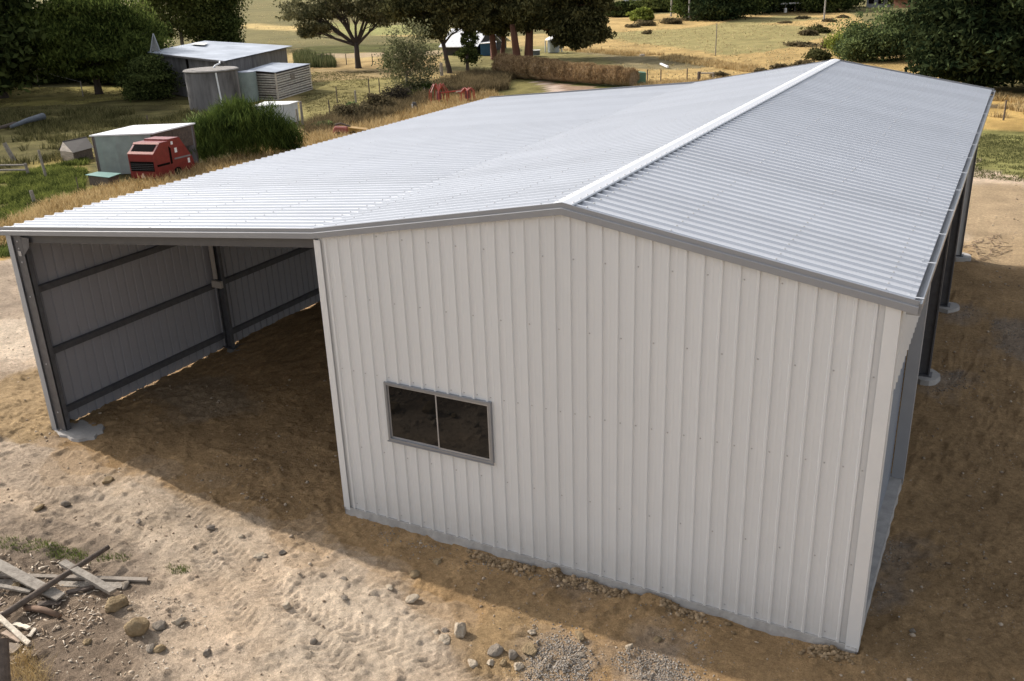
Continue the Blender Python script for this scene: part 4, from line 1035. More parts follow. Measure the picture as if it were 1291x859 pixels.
tree('willow_bush', 'wide pale green willow thicket behind the ridge end of the shed', 'bush', G2(1112, 74),
     [(off(-.3, 0, 1.6), (2.6, 1.8, 1.9), 14000), (off(-2.0, -.2, 1.1), (1.6, 1.5, 1.3), 6000), (off(2.0, .3, 1.7), (1.9, 1.6, 1.8), 8000), (off(3.6, .4, 1.6), (1.6, 1.4, 1.7), 5000)], LP, BARKP, .11, .1, .8, 15, clumps=110, cr=.26, up=.4, limbs=False, shell=.05)
tree('willow_bush', 'bright yellow-green bush at the left end of the willow thicket', 'bush', G2(1066, 68),
     [(off(-.2, 0, .9), (1.5, 1.2, 1.1), 6000), (off(.9, 0, 1.3), (1.1, 1.1, 1.2), 3000)], LY, BARKP, .10, .08, .5, 16, clumps=80, cr=.28, up=.5, limbs=False, shell=.05)
# broom beside the baler
tree('broom_bush', 'large upright dark green broom bush between the tin shed and the concrete tank', 'bush', G2(300, 203),
     [(off(-.5, 0, 1.25), (1.1, .9, 1.0), 6500), (off(.5, .2, 1.35), (1.1, .9, 1.05), 6500), (off(1.4, .4, 1.2), (.85, .8, .95), 4200), (off(-1.3, -.2, .9), (.8, .7, .85), 3200), (off(.1, .2, 1.85), (1.1, .7, .6), 3000), (off(2.1, .5, .8), (.7, .6, .8), 2200)], LB, BARK, .026, .05, .3, 17, clumps=50, cr=.38, up=.85, aspect=15, limbs=False, shell=.1)
tree('broom_bush', 'pale yellow-green broom shoots right behind the tin shed', 'bush', G2(250, 190),
     [(off(0, 0, .9), (.5, .5, .9), 1700)], LP, BARK, .03, .03, .2, 18, clumps=24, cr=.5, up=.9, aspect=8, limbs=False, shell=.1)
# shrubs along the old fence line
for k, (px, py, r, h, m, lab) in enumerate([(432, 156, .8, .85, LBR, 'brown green shrub beside the tall fence posts, leftmost on the fence line'), (456, 152, .9, .9, LBR, 'bushy brown shrub in the middle of the fence line'), (478, 144, .8, 1.0, LBR, 'brown shrub right of the middle one on the fence line'),
                                           (500, 134, .75, 1.0, leafmat('dark_purple_scrub', (.03, .026, .022), (.10, .085, .06), .8, .2), 'dark purplish shrub in front of the sapling'), (408, 168, .45, .5, LP, 'small pale shrub at the left end of the fence line'),
                                           (530, 122, .9, .75, LB, 'green low shrub at the foot of the sapling'), (446, 148, .4, .7, LP, 'sparse light green weed among the fence line shrubs'),
                                           (492, 87, .5, 1.2, LB, 'spindly green shrub right of the open gum tree'), (500, 90, .35, .9, LBR, 'thin brown shrub right of the open gum tree')]):
    tree('shrub', lab, 'shrub', G2(px, py), [(off(0, 0, h*.5), (r, r*.8, h*.55), int(2600*r)), (off(r*.5, 0, h*.35), (r*.6, r*.5, h*.4), int(1000*r))], m, BARK, .08, .04, .2, 60+k, limbs=False, clumps=22, cr=.42, group='shrubs along the old fence line' if k < 7 else None)
# low scrub in the paddocks
scr = [(905, 98, .6, .5), (958, 93, .5, .4), (985, 88, .8, .5), (1012, 84, .8, .6), (1030, 74, 1.1, .9), (1040, 60, .5, .7), (1008, 58, 1.3, .4), (1030, 42, 1.3, .9), (1018, 45, .9, .6), (1010, 24, .9, .4), (1045, 28, .8, .4), (1062, 22, .8, .4), (990, 30, .8, .3), (812, 34, 1.4, .8), (845, 31, 1.6, .9), (868, 27, 1.2, .6), (797, 36, 1.0, .5), (815, 44, .5, .5)]
names = ['low dark shrub at the gate behind the bales', 'tiny shrub on the golden strip above the roof line', 'brown shrub left of the tall scrub above the roof line', 'brown shrub in the middle of the scrub above the roof line', 'dark green shrub right above the far ridge end', 'lone burnt stump-like shrub below the willow',
         'wide low patch of brown scrub in the paddock', 'dark clump of scrub left of the willow thicket', 'smaller clump joined to the dark clump in the paddock', 'tiny dark tussock left of the far pole', 'tiny dark tussock at the foot of the far pole', 'tiny dark tussock right of the far pole', 'faint tussock on the left of the far rough ground',
         'dark brush pile left of the two far poles', 'largest dark brush pile below the far poles', 'brush pile right beside the far wooden pole', 'low brush at the left end of the brush piles', 'small log-like bush before the brush piles']
for k, (px, py, r, h) in enumerate(scr):
    tree('scrub', names[k], 'shrub', G2(px, py), [((0, 0, h*.35), (r*.8, r*.6, h*.5), int(700*r+200)), ((r*.5, .2, h*.25), (r*.5, r*.4, h*.4), int(300*r+100))], LBR if k not in (4, 7) else leafmat('olive_scrub', (.04, .045, .02), (.13, .13, .055), .8, .25), BARK, .13, .03, .12, 90+k, limbs=False, clumps=26, cr=.42, shell=.1, group='low scrub in the paddocks')
# far tree belt
far = [(905, 26, 3.6, 5.0, LC, 'dark conifer right behind the far wooden pole'), (925, 24, 3.4, 6.0, LD, 'dark tree second from the left in the far belt'), (880, 24, 3.0, 5.5, leafmat('far_green', (.03, .045, .015), (.10, .13, .035), .3, .3), 'greener tree at the left end of the dark far belt'), (950, 17, 4.2, 6.5, LC, 'broad dark tree in the middle of the far belt'), (975, 14, 4.0, 6.0, LD, 'dark tree above the white rail'),
       (1008, 12, 4.2, 6.5, LC, 'dark tree behind the white rail'), (1040, 14, 3.6, 6.0, LD, 'dark tree behind the far thin pole'), (1062, 9, 2.6, 5.0, LD, 'dark tree just left of the farmhouse'), (1148, 8, 3.4, 6.0, LD, 'dark tree right of the rusty roof'), (1180, 6, 4.4, 7.0, LC, 'tall dark tree at the right end of the far belt'),
       (800, 16, 3.0, 1.6, leafmat('far_hedge', (.04, .055, .018), (.13, .14, .04), .3, .3), 'low green hedge bush right of the massive gum'), (825, 15, 3.4, 1.8, leafmat('far_hedge', (0, 0, 0), (0, 0, 0)), 'low green hedge bush left of the palm-like pole'), (850, 14, 3.0, 1.9, leafmat('far_hedge', (0, 0, 0), (0, 0, 0)), 'green hedge bush between the two far poles'),
       (808, 26, 1.5, 1.5, LY, 'small yellow-green tree in the far rough ground'), (785, 20, 2.4, 2.0, LD, 'dark bush just right of the massive gum crown')]
for k, (px, py, r, h, m, lab) in enumerate(far):
    x, y = G2(px, max(py, 6)); s = 1
    tree('distant_tree', lab, 'tree', (x, y), [((0, 0, h*.36), (r, r, h*.40), int(7500)), ((.3, 0, h*.72), (r*.75, r*.7, h*.34), int(4200))], m, BARK, .24, .2, h*.25, 120+k, limbs=False, clumps=70, shell=.25, group='far belt of trees')
# ------------------------------------------------------------------ old sheds
def up(v, z): return Vector((v.x, v.y, z))
def inset(P, d):
    c = sum(P, Vector())/len(P); return [p+(c-p).normalized()*d for p in P]
def ribbed_quad(mb, A, B, C, D, n, h, nrm):
    """sheet A-B (eave) to D-C with n ribs running A->D"""
    nrm = Vector(nrm).normalized()
    P = []
    for i in range(n):
        for t, hh in ((0, 0), (.3, 0), (.5, h), (.7, 0)): P.append(((i+t)/n, hh))
    P.append((1, 0))
    for (a, ha), (b, hb) in zip(P[:-1], P[1:]):
        mb.quad(A.lerp(B, a)+nrm*ha, A.lerp(B, b)+nrm*hb, D.lerp(C, b)+nrm*hb, D.lerp(C, a)+nrm*ha)
def walls(P, zb, name, mt, e, skip=(), t=.05, n=0):
    for i in range(len(P)):
        if i in skip: continue
        a, b = P[i], P[(i+1) % len(P)]; mb = MB()
        d = (up(b, 0)-up(a, 0)).normalized(); s = Vector((d.y, -d.x, 0))
        if n:
            ribbed_quad(mb, up(a, zb), up(b, zb), b, a, n, .02, s)
        k = s*-t
        mb.hexa([up(a, zb), up(b, zb), up(b, zb)+k, up(a, zb)+k, a, b, b+k, a+k]) if not n else None
        mb.build(name, mt, e)
# old iron shed
c = [at(183.5, 66, 2.75), at(283, 77, 2.6), at(369, 58, 2.55), at(258, 51.5, 2.8)]
os_ = empty('old_iron_shed', up(c[1], 0)); tag(os_, 'old low shed with pale weathered iron roof and dark stained walls', 'shed')
mb = MB(); ribbed_quad(mb, c[1], c[0], c[3], c[2], 44, .006, (0, 0, 1)); c2 = [p-Vector((0, 0, .03)) for p in c]; mb.quad(c2[0], c2[1], c2[2], c2[3])
rf = mb.build('roof', OLDIRON, os_)
a_, b2 = at(222, 51.5, 2.85), at(300, 53, 2.83)
mb = MB(); v1, v2, v3, v4 = [at(*q, 2.86) for q in ((240, 56), (258, 57), (262, 54), (246, 53.5))]
mb.quad(v1, v2, v3, v4); pt = mb.build('roof_patch', mat('pale_patch', (.62, .62, .60), .6), os_)
w = inset(c, .5); w = [p-Vector((0, 0, .10)) for p in w]
walls(w, 0, 'wall', OLDWALL, os_)
mb = MB(); mb.beam(c[0]+Vector((0, 0, -.06)), c[1]+Vector((0, 0, -.06)), .12, .1); mb.build('gutter', GALVD, os_)
mb = MB(); p = w[0].lerp(w[1], .5); mb.obox(up(p, 1.7)-Vector((0, 0, .0)), w[1]-w[0], (0, 0, 1), (w[1]-w[0]).cross(Vector((0, 0, 1))), .22, 1.5, .14); mb.build('window', BLACK, os_)
# downpipe s-bend to the tank
mb = MB(); mb.tube([at(277, 77.5, 2.55), at(277, 80, 2.5), at(271, 83, 2.42), at(269, 86, 2.35)], .05, 8); mb.build('downpipe', WHITE, os_, smooth=True)
# metal vent tripod
g = at(197, 66, 2.8); mb = MB(); t = Vector((g.x, g.y, 4.0))
for a in range(3): mb.tube([g+Vector((math.cos(a*2.1)*.4, math.sin(a*2.1)*.4, 0)), t], .04, 6)
mb.add([g+Vector((-.35, -.1, .05)), g+Vector((.25, .1, .05)), t], [(0, 1, 2)])
mb.build('roof_mast', GALV, os_)
# concrete tank
g = at(273, 137); tk = empty('water_tank', (g.x, g.y, 0)); tag(tk, 'large round stained concrete water tank with a flat concrete lid', 'water tank')
mb = MB(); mb.cyl((g.x, g.y, -.1), 1.52, 1.52, 2.32, 48); mb.build('tank_body', TANKC, tk)
mb = MB(); mb.tube([(g.x, g.y, 2.225), (g.x, g.y, 2.27), (g.x, g.y, 2.32), (g.x, g.y, 2.36)], [1.58, 1.62, 1.55, .4], 48); mb.build('lid', TANKL, tk)
p0, p1 = at(278.6, 96, 2.15), at(286, 132, .35)
v = (p0-Vector((g.x, g.y, p0.z))).normalized(); mb = MB(); A_ = Vector((g.x, g.y, 2.2))+Vector((v.x, v.y, 0))*1.58; mb.tube([A_, A_+Vector((.12*RX.x, .12*RX.y, -2.1))], .05, 8); mb.build('overflow_pipe', WHITE, tk)
# green tank
g = at(316, 128); tk2 = empty('water_tank', (g.x, g.y, 0)); tag(tk2, 'small grey-green corrugated tank between the concrete tank and the log hut', 'water tank')
mb = MB(); pts, rs = [], []
for k in range(46): pts.append((g.x, g.y, k*.04)); rs.append(.56+.014*math.sin(k*2.1))
mb.tube(pts, rs, 28); mb.build('tank_body', GREENIRON, tk2, smooth=True)
mb = MB(); mb.tube([(g.x, g.y, 1.8), (g.x, g.y, 1.84), (g.x, g.y, 1.9)], [.58, .58, .1], 28); mb.build('lid', OLDIRON, tk2)
# slab hut
c = [at(311, 88.5, 1.85), at(346.5, 91.5, 1.75), at(391.5, 80.5, 1.75), at(343, 79, 1.9)]
ht = empty('log_hut', up(c[1], 0)); tag(ht, 'small hut with walls of stacked grey split logs and bluish iron roof', 'hut')
mb = MB(); ribbed_quad(mb, c[1], c[0], c[3], c[2], 16, .006, (0, 0, 1)); mb.quad(*[p-Vector((0, 0, .03)) for p in c]); mb.build('roof', OLDIRON, ht)
w = [p-Vector((0, 0, .08)) for p in inset(c, .15)]
for i in range(4):
    a, b = w[i], w[(i+1) % 4]; mb = MB(); z = .08; k = 0
    while z < min(a.z, b.z)-.04:
        j = random.uniform(-.02, .02); rr = random.uniform(.05, .075)
        d = (up(b, 0)-up(a, 0)).normalized()
        mb.tube([up(a, z+j)-d*random.uniform(.02, .1), up(a.lerp(b, .5), z+random.uniform(-.015, .015)), up(b, z-j)+d*random.uniform(.02, .1)], [rr, rr*.95, rr*.9], 7); z += .15
    mb.build('wall', mat('split_log', (.58, .53, .46), .9, 0, .2, 6), ht)
    mb = MB(); s = Vector((d.y, -d.x, 0))*-.06; mb.hexa([up(a, 0)+s, up(b, 0)+s, up(b, 0)+s*1.4, up(a, 0)+s*1.4, a+s, b+s, b+s*1.4, a+s*1.4]); mb.build('wall_lining', DARKWOOD, ht)
    mb = MB(); mb.tube([up(a, -.1), a], .06, 8); mb.build('corner_post', PALEWOOD if i in (1, 2) else GREYWOOD, ht)
mb = MB(); p = w[1].lerp(w[2], .45); mb.obox(up(p, 1.25), w[2]-w[1], (0, 0, 1), (w[2]-w[1]).cross(Vector((0, 0, 1))), .55, .4, .16); mb.build('shutter', OLDWOOD, ht)
# white box behind the broom
c = [at(318, 134, 1.05), at(363, 131.5, 1.05), at(376.5, 127.5, 1.05), at(334, 128, 1.05)]
wb = empty('white_box', up(c[1], 0)); tag(wb, 'white steel box with flat top half hidden behind the broom bush', 'box')
mb = MB(); mb.hexa([p-Vector((0, 0, .05)) for p in c]+c); mb.build('lid', WHITE, wb)
w = [p-Vector((0, 0, .05)) for p in inset(c, .08)]; walls(w, -.05, 'side', mat('off_white_sheet', (.62, .62, .62), .6, 0, .1, 2), wb, t=.03)
# tin shed by the baler
c = [at(112, 171, 1.62), at(192, 168, 1.62), at(246, 155, 1.78), at(168, 158, 1.78)]
ts = empty('tin_shed', up(c[0], 0)); tag(ts, 'small tin shed with bright white roof and pale green-grey wall behind the red baler', 'shed')
mb = MB(); ribbed_quad(mb, c[0], c[1], c[2], c[3], 18, .004, (0, 0, 1)); mb.hexa([p-Vector((0, 0, .05)) for p in c]+[p-Vector((0, 0, .008)) for p in c]); mb.build('roof', mat('white_iron', (.80, .81, .82), .45, .1, .04), ts)
w = [p-Vector((0, 0, .055)) for p in inset(c, .12)]
a, b = w[0], w[1]; mb = MB(); s = (b-a); s = Vector((s.y, -s.x, 0)).normalized(); ribbed_quad(mb, up(a, .02), up(b, .02), b, a, 4, .02, s); mb.build('wall', GREENIRON, ts)
walls(w, 0, 'wall', OLDWALL, ts, skip=(0, 1))
for i, p in enumerate((w[0], w[1], w[2], w[1].lerp(w[2], .5))):
    mb = MB(); mb.tube([up(p, -.1), p], .045, 8); mb.build('post', DARKWOOD, ts)
mb = MB(); a, b = w[1], w[2]; mb.hexa([up(a, .9), up(b, .9), up(b, .9)+Vector((-.03, .03, 0)), up(a, .9)+Vector((-.03, .03, 0)), a, b, b+Vector((-.03, .03, 0)), a+Vector((-.03, .03, 0))]); mb.build('side_panel', DARKWOOD, ts)
# kennel
c = [at(73, 190, .45), at(92, 193, .45), at(118, 186, .5), at(100, 183, .5)]
kn = empty('kennel', up(c[1], 0)); tag(kn, 'low dark wooden kennel left of the tin shed', 'kennel')
r0, r1 = at(79, 179, .75), at(109, 173, .8)
mb = MB(); mb.quad(c[1], c[2], r1, r0); mb.quad(c[0], c[3], r1, r0); mb.tube([r0, r1], .03, 6); mb.build('roof', mat('tarred_boards', (.05, .043, .038), .9), kn)
w = inset(c, .08); walls(w, 0, 'wall', DARKWOOD, kn, t=.03, skip=(0,))
mb = MB(); a, b = w[0], w[1]; mb.hexa([up(a, 0), up(b, 0), up(b, 0)+Vector((-.03, .03, 0)), up(a, 0)+Vector((-.03, .03, 0)), a, b, b+Vector((-.03, .03, 0)), a+Vector((-.03, .03, 0))]); mb.add([a, b, r0], [(0, 1, 2)]); mb.build('front_panel', OLDWOOD, kn)
# trough with teal lid
c = [at(107, 220.5, .4), at(137, 224, .4), at(153, 218.5, .4), at(123, 216.5, .4)]
tr = empty('feed_box', up(c[1], 0)); tag(tr, 'low dark box with a bent teal sheet lid against the tin shed', 'box')
mb = MB(); mb.hexa([p-Vector((0, 0, .02)) for p in c]+c); mb.build('lid', mat('teal_sheet', (.12, .25, .22), .5, 0, .08), tr)
walls([p-Vector((0, 0, .02)) for p in inset(c, .12)], -.05, 'side', DARKWOOD, tr, t=.03)
# blue-grey trunk lying in the shade
a, b = at(14, 160, .28), at(54, 147, .35); mb = MB(); mb.tube([a, a.lerp(b, .5)+Vector((0, 0, .05)), b], [.09, .14, .2], 12); tag(mb.build('fallen_log', mat('silver_log', (.13, .145, .165), .7, 0, .15, 4), origin=tuple(a), smooth=True), 'silvery blue-grey log lying in the shade at the left', 'log')
a, b = at(-10, 164, .12), at(20, 156, .2); mb = MB(); mb.tube([a, b], [.08, .12], 9); tag(mb.build('fallen_log', DARKWOOD, origin=tuple(a), smooth=True), 'thin dark log lying left of the silvery log', 'log')

# ------------------------------------------------------------------ red round baler
A = at(167, 231, 0.0); B = at(200, 232, 0.0); Cc = at(248, 219, 0.0)
bl = empty('hay_baler', (A.x, A.y, 0)); tag(bl, 'red round hay baler with black rear openings parked on the dry verge', 'hay baler')
ux = (B-A).normalized(); wid = (B-A).length*.98; fy = (Cc-B).normalized(); ln = 2.0
def bp(u, v, z): q = A+ux*u+fy*v; return Vector((q.x, q.y, z))
# tailgate: rear vertical face then sloping top
z0, z1, z2 = .14, 1.12, 1.50
prof = [(0.0, z0+.05), (0.0, z1), (.42, z2), (.86, z2), (.95, z0-.02), (.25, z0-.06)]
mb = MB(); Lf = [bp(0, v, z) for v, z in prof]; Rt = [bp(wid, v, z) for v, z in prof]; n = len(prof)
mb.add(Lf+Rt, [tuple(range(n))[::-1], tuple(range(n, 2*n))]+[(i, (i+1) % n, n+(i+1) % n, n+i) for i in range(n)])
mb.build('tailgate', RED, bl, bevel=.02)
prof = [(.90, z0+.02), (.88, 1.56), (1.45, 1.56), (2.0, .70), (2.1, .20), (1.1, .22)]
mb = MB(); Lf = [bp(.03, v, z) for v, z in prof]; Rt = [bp(wid-.03, v, z) for v, z in prof]; n = len(prof)
mb.add(Lf+Rt, [tuple(range(n))[::-1], tuple(range(n, 2*n))]+[(i, (i+1) % n, n+(i+1) % n, n+i) for i in range(n)])
mb.build('body', RED, bl, bevel=.02)
outn = ux.cross(Vector((0, 0, 1))); outn = Vector((outn.x, outn.y, 0)).normalized()
if outn.dot(fy) > 0: outn = -outn
def patch(name, pts, mt, d): mb = MB(); mb.hexa([p-d*.004 for p in pts]+[p+d*.012 for p in pts]); return mb.build(name, mt, bl)
patch('rear_grille', [bp(.07, 0, .47), bp(wid-.04, 0, .47), bp(wid-.04, 0, .84), bp(.07, 0, .84)], BLACK, outn)
sn = Vector((0, 0, 1))-fy*.9; sn = (Vector((0, 0, .42))-fy*.38).normalized()
def sl_(u, t): return bp(u, .42*t, z1+(z2-z1)*t)
patch('top_opening', [sl_(.10, .20), sl_(wid-.10, .20), sl_(wid-.10, .84), sl_(.10, .84)], BLACK, sn)
for nm, q in (('top_frame', [sl_(0, 0), sl_(wid, 0), sl_(wid, .22), sl_(0, .22)]), ('top_frame', [sl_(0, .83), sl_(wid, .83), sl_(wid, 1), sl_(0, 1)])): patch(nm, q, REDL, sn)
patch('warning_triangle', [bp(.46, 0, .21), bp(.66, 0, .21), bp(.565, 0, .40), bp(.555, 0, .40)], mat('warning_orange', (.8, .55, .45), .5), outn)
side = (ux-fy*ux.dot(fy)).normalized()
for q in ([(.98, 1.33), (1.08, 1.33), (1.08, 1.45), (.98, 1.45)], [(1.12, 1.0), (1.24, 1.0), (1.24, 1.18), (1.12, 1.18)], [(1.72, .5), (1.82, .5), (1.82, .68), (1.72, .68)]):
    patch('decal', [bp(wid-.03, v, z) for v, z in q], WHITE, side)
patch('hinge_gap', [bp(wid-.002, .80, .62), bp(wid-.002, .90, .62), bp(wid-.002, .90, 1.22), bp(wid-.002, .80, 1.30)], BLACK, side)
for zz_ in (.53, .60, .67, .74): patch('grille_bar', [bp(.08, -.006, zz_), bp(wid-.05, -.006, zz_), bp(wid-.05, -.006, zz_+.012), bp(.08, -.006, zz_+.012)], GALVD, outn)
patch('side_band', [bp(wid-.03, 1.05, .74), bp(wid-.03, 1.9, .74), bp(wid-.03, 1.9, .80), bp(wid-.03, 1.05, .80)], mat('band_grey', (.2, .19, .2), .5), side)
patch('side_band', [bp(wid, .12, .62), bp(wid, .75, .62), bp(wid, .75, .70), bp(wid, .12, .70)], BLACK, side)
for u in (.12, wid-.12):
    mb = MB(); cpos = bp(u, 1.15, .36); cpos.z = .22; mb.tube([cpos-side*.11, cpos-side*.09, cpos+side*.09, cpos+side*.11], [.19, .22, .22, .19], 24); mb.build('wheel', BLACK, bl)
mb = MB(); mb.beam(bp(.5, 1.9, .3), bp(.5, 2.9, .22), .08, .08); mb.build('drawbar', RED, bl)

# ------------------------------------------------------------------ hay rake, harrow and plough parts
RAKER = mat('orange_red_paint', (.36, .055, .03), .45, 0, .15, 5)
g = at(566, 133); rk = empty('hay_rake', (g.x, g.y, 0)); tag(rk, 'red hay rake with arched arms standing in dry grass above the roof edge', 'hay rake')
def rp_(a, b, z): v = RX*a+FX*b; return Vector((g.x+v.x, g.y+v.y, z))
mb = MB(); mb.beam(rp_(-.5, 0, .72), rp_(1.0, .1, .82), .07, .07); mb.beam(rp_(.55, .05, .7), rp_(.95, .1, .74), .09, .09); mb.build('frame', RAKER, rk)
mb = MB(); mb.tube([rp_(.45, .05, .74), rp_(.8, .05, .76)], .05, 8); mb.build('shaft', PALEWOOD, rk)
for cx_, s in ((-.55, 1), (1.1, .75)):
    mb = MB()
    for k in range(7):
        a = k*2*math.pi/7+.3; R = .55*s
        mb.tube([rp_(cx_, 0, .78), rp_(cx_+R*.55*math.cos(a), R*.55*math.sin(a), 1.10*s+.12), rp_(cx_+R*math.cos(a), R*math.sin(a), .80), rp_(cx_+R*1.12*math.cos(a), R*1.12*math.sin(a), .12)], [.035, .035, .03, .025], 6)
    mb.build('rotor', RAKER, rk)
    mb = MB(); mb.cyl(tuple(rp_(cx_, 0, .35)), .16, .12, .45, 12); mb.build('gearbox', mat('dark_red', (.16, .03, .03), .5), rk)
    mb = MB(); c_ = rp_(cx_+.1, -.1, .16); mb.tube([c_-FX*.05, c_+FX*.05], .16, 14); mb.build('wheel', BLACK, rk)
g = at(431, 174); sp = empty('seed_spreader', (g.x, g.y, 0)); tag(sp, 'faded red machine body with a yellow hopper low behind the roof edge', 'spreader')
mb = MB(); pts = [rp_(-.42, -.2, .18), rp_(.35, -.2, .18), rp_(.35, .3, .18), rp_(-.42, .3, .18), rp_(-.3, -.15, .55), rp_(.3, -.15, .5), rp_(.3, .25, .5), rp_(-.3, .25, .55)]; mb.hexa(pts); mb.build('body', REDL, sp, bevel=.05)
mb = MB(); mb.tube([rp_(-.3, .1, .6), rp_(0, .1, .66), rp_(.45, .1, .5)], [.05, .05, .04], 7); mb.build('arm', DARKWOOD, sp)
mb = MB(); mb.hexa([rp_(.42, -.15, .2), rp_(1.0, -.15, .1), rp_(1.0, .3, .1), rp_(.42, .3, .2), rp_(.40, -.2, .50), rp_(1.25, -.25, .38), rp_(1.25, .3, .38), rp_(.40, .3, .50)]); mb.build('hopper', mat('yellow_paint', (.42, .25, .06), .5, 0, .1), sp)
mb = MB(); mb.beam(rp_(-.9, -.3, .12), rp_(.5, -.3, .16), .1, .06); mb.beam(rp_(-.8, 0, .1), rp_(-.2, -.5, .12), .08, .06); mb.build('drawbar', DARKWOOD, sp)
for u in (-.1, .6):
    mb = MB(); c_ = rp_(u, -.32, .17); mb.tube([c_-FX*.06, c_+FX*.06], .17, 14); mb.build('wheel', BLACK, sp)
g = at(523, 142); mb = MB(); mb.tube([rp_(0, 0, -.1), rp_(.02, 0, .2), rp_(-.02, 0, .42), rp_(0, 0, .56)], [.2, .17, .16, .10], 10); mb.mi = 1; mb.obox(rp_(-.1, -.12, .36), RX, (0, 0, 1), FX, .07, .22, .06)
tag(mb.build('tree_stump', [mat('dark_stump', (.07, .065, .06), .9), WHITE], origin=(g.x, g.y, 0)), 'dark stump with a pale mark left of the red hay rake', 'stump')

# ------------------------------------------------------------------ hay bales
STRAW = leafmat('straw', (.20, .13, .07), (.50, .36, .20), 1.5, .2)
HAY = mat('weathered_hay', (.40, .285, .165), .95, 0, .25, 9, 1.0, 30, col2=(.14, .09, .05), stretch=(1, 1, 1))
ha, hb = at(638, 97.5), at(790, 108.5)
nb = 11; d = (hb-ha)/ (nb-1); dn = d.normalized(); sp_ = d.length
baleL = ['leftmost hay bale of the row, seen on its round end', 'second hay bale from the left end of the row', 'third hay bale from the left end of the row', 'fourth hay bale from the left end of the row', 'fifth hay bale from the left, below the massive gum',
         'middle hay bale of the row', 'fifth hay bale from the green bin', 'fourth hay bale from the green bin', 'third hay bale from the green bin', 'second hay bale from the green bin', 'hay bale touching the green bin']
for k in range(nb):
    c = ha+d*k+Vector((random.uniform(-.07, .07), random.uniform(-.07, .07), 0)); R = (.74-.021*k)*random.uniform(.94, 1.05); V, Fc = ICO[3]; mb = MB()
    g_ = np.random.default_rng(300+k); pts = []; n = 28; rings = [(-.5, .5), (-.5, .93), (-.47, .99), (-.3, 1.02), (-.1, 1.0), (.15, 1.03), (.35, 1.0), (.47, .98), (.5, .93), (.5, .5)]
    vs = []; side_ = Vector((-dn.y, dn.x, 0))
    for t, rr in rings:
        for j in range(n):
            a = 2*math.pi*j/n; q = R*rr*(1+g_.uniform(-.07, .05)); z = R+q*math.sin(a)*(.98 if math.sin(a) > 0 else .93)
            p = c+dn*(t*sp_*.97)+side_*(q*math.cos(a)); vs.append((p.x, p.y, max(z-.04, -.03)))
    fs = [tuple(range(n))[::-1], tuple(range((len(rings)-1)*n, len(rings)*n))]
    for i in range(len(rings)-1):
        for j in range(n): fs.append((i*n+j, i*n+(j+1) % n, (i+1)*n+(j+1) % n, (i+1)*n+j))
    mb.add(vs, fs); hb_o = mb.build('hay_bale', HAY, origin=(c.x, c.y, 0))
    ns = 1500; th_ = g_.uniform(-.3, 3.44, ns); tt = g_.uniform(-.55, .55, ns)*sp_; qq = R*g_.uniform(.98, 1.08, ns)
    P_ = np.stack([c.x+dn.x*tt+side_.x*qq*np.cos(th_), c.y+dn.y*tt+side_.y*qq*np.cos(th_), np.maximum(R+qq*np.sin(th_)-.04, .03)], 1)
    V, Fq, va = leaf_cloud(P_, .04, 0, 8, 700+k, .5); so_ = raw('loose_straw', V, Fq, STRAW, parent=hb_o, var=va); so_['kind'] = 'stuff'
    tag(hb_o, baleL[k], 'hay bale', 'row of round hay bales')
c = at(806, 106); mb = MB(); q = .42
mb.hexa([c+RX*-.38+FX*-.3, c+RX*.38+FX*-.3, c+RX*.38+FX*.3, c+RX*-.38+FX*.3, c+RX*-.42+FX*-.33+Vector((0, 0, .82)), c+RX*.4+FX*-.33+Vector((0, 0, .72)), c+RX*.4+FX*.33+Vector((0, 0, .72)), c+RX*-.42+FX*.33+Vector((0, 0, .82))])
tag(mb.build('bin', mat('green_plastic', (.11, .22, .14), .6, 0, .1), origin=(c.x, c.y, 0), bevel=.03), 'faded green bin at the right end of the hay bales', 'bin')

# ------------------------------------------------------------------ fences and posts
def post(px, py, h, r, mt, lab, name='fence_post', group='old fence posts', tilt=(0, 0), cat='post'):
    g = at(px, py); z = hz(g.x, g.y); mb = MB(); t = Vector((g.x+tilt[0], g.y+tilt[1], z+h))
    mb.tube([Vector((g.x, g.y, z-.1)), t], [r, r*.9], 8); return tag(mb.build(name, mt, origin=(g.x, g.y, z)), lab, cat, group)
post(416, 146, .85, .035, DARKWOOD, 'thin dark post at the left of the shrubby fence line')
post(425.5, 130, .95, .035, DARKWOOD, 'thin post on the lawn edge, second from the log hut')
post(449, 130, .7, .06, GREYWOOD, 'short thick grey post among the fence line shrubs')
post(466, 120, 1.0, .04, DARKWOOD, 'tall thin post left of the sapling')
post(479, 118, .9, .035, DARKWOOD, 'thin post just left of the sapling trunk')
post(382, 158, 1.2, .07, GREYWOOD, 'tall grey post at the right end of the white box')
post(376, 160, .9, .05, GREYWOOD, 'shorter grey post beside the tall one at the white box')
post(557, 97, .9, .13, GREYWOOD, 'stout grey post left of the slim gum trunk')
post(536, 124, .6, .05, GREYWOOD, 'pale short post right of the sapling foot')
post(59, 226, 1.15, .055, GREYWOOD, 'tall weathered post right of the rail fence at the left', tilt=(-.12, 0))
post(20, 205, .85, .10, GREYWOOD, 'leaning tapered stump post behind the rail fence', tilt=(-.35, -.1))
post(100, 244, .6, .02, DARKWOOD, 'thin steel picket on the verge below the tin shed')
post(45, 258, .5, .07, GREYWOOD, 'short broken grey stump in the green grass', tilt=(-.1, 0))
post(254, 205, .55, .06, PALEWOOD, 'short pale yellow post at the left foot of the broom bush')
post(187, 157, .5, .04, DARKWOOD, 'small dark post on the shaded grass behind the tin shed')
post(331, 170, .5, .05, DARKWOOD, 'dark post at the right side of the broom bush')
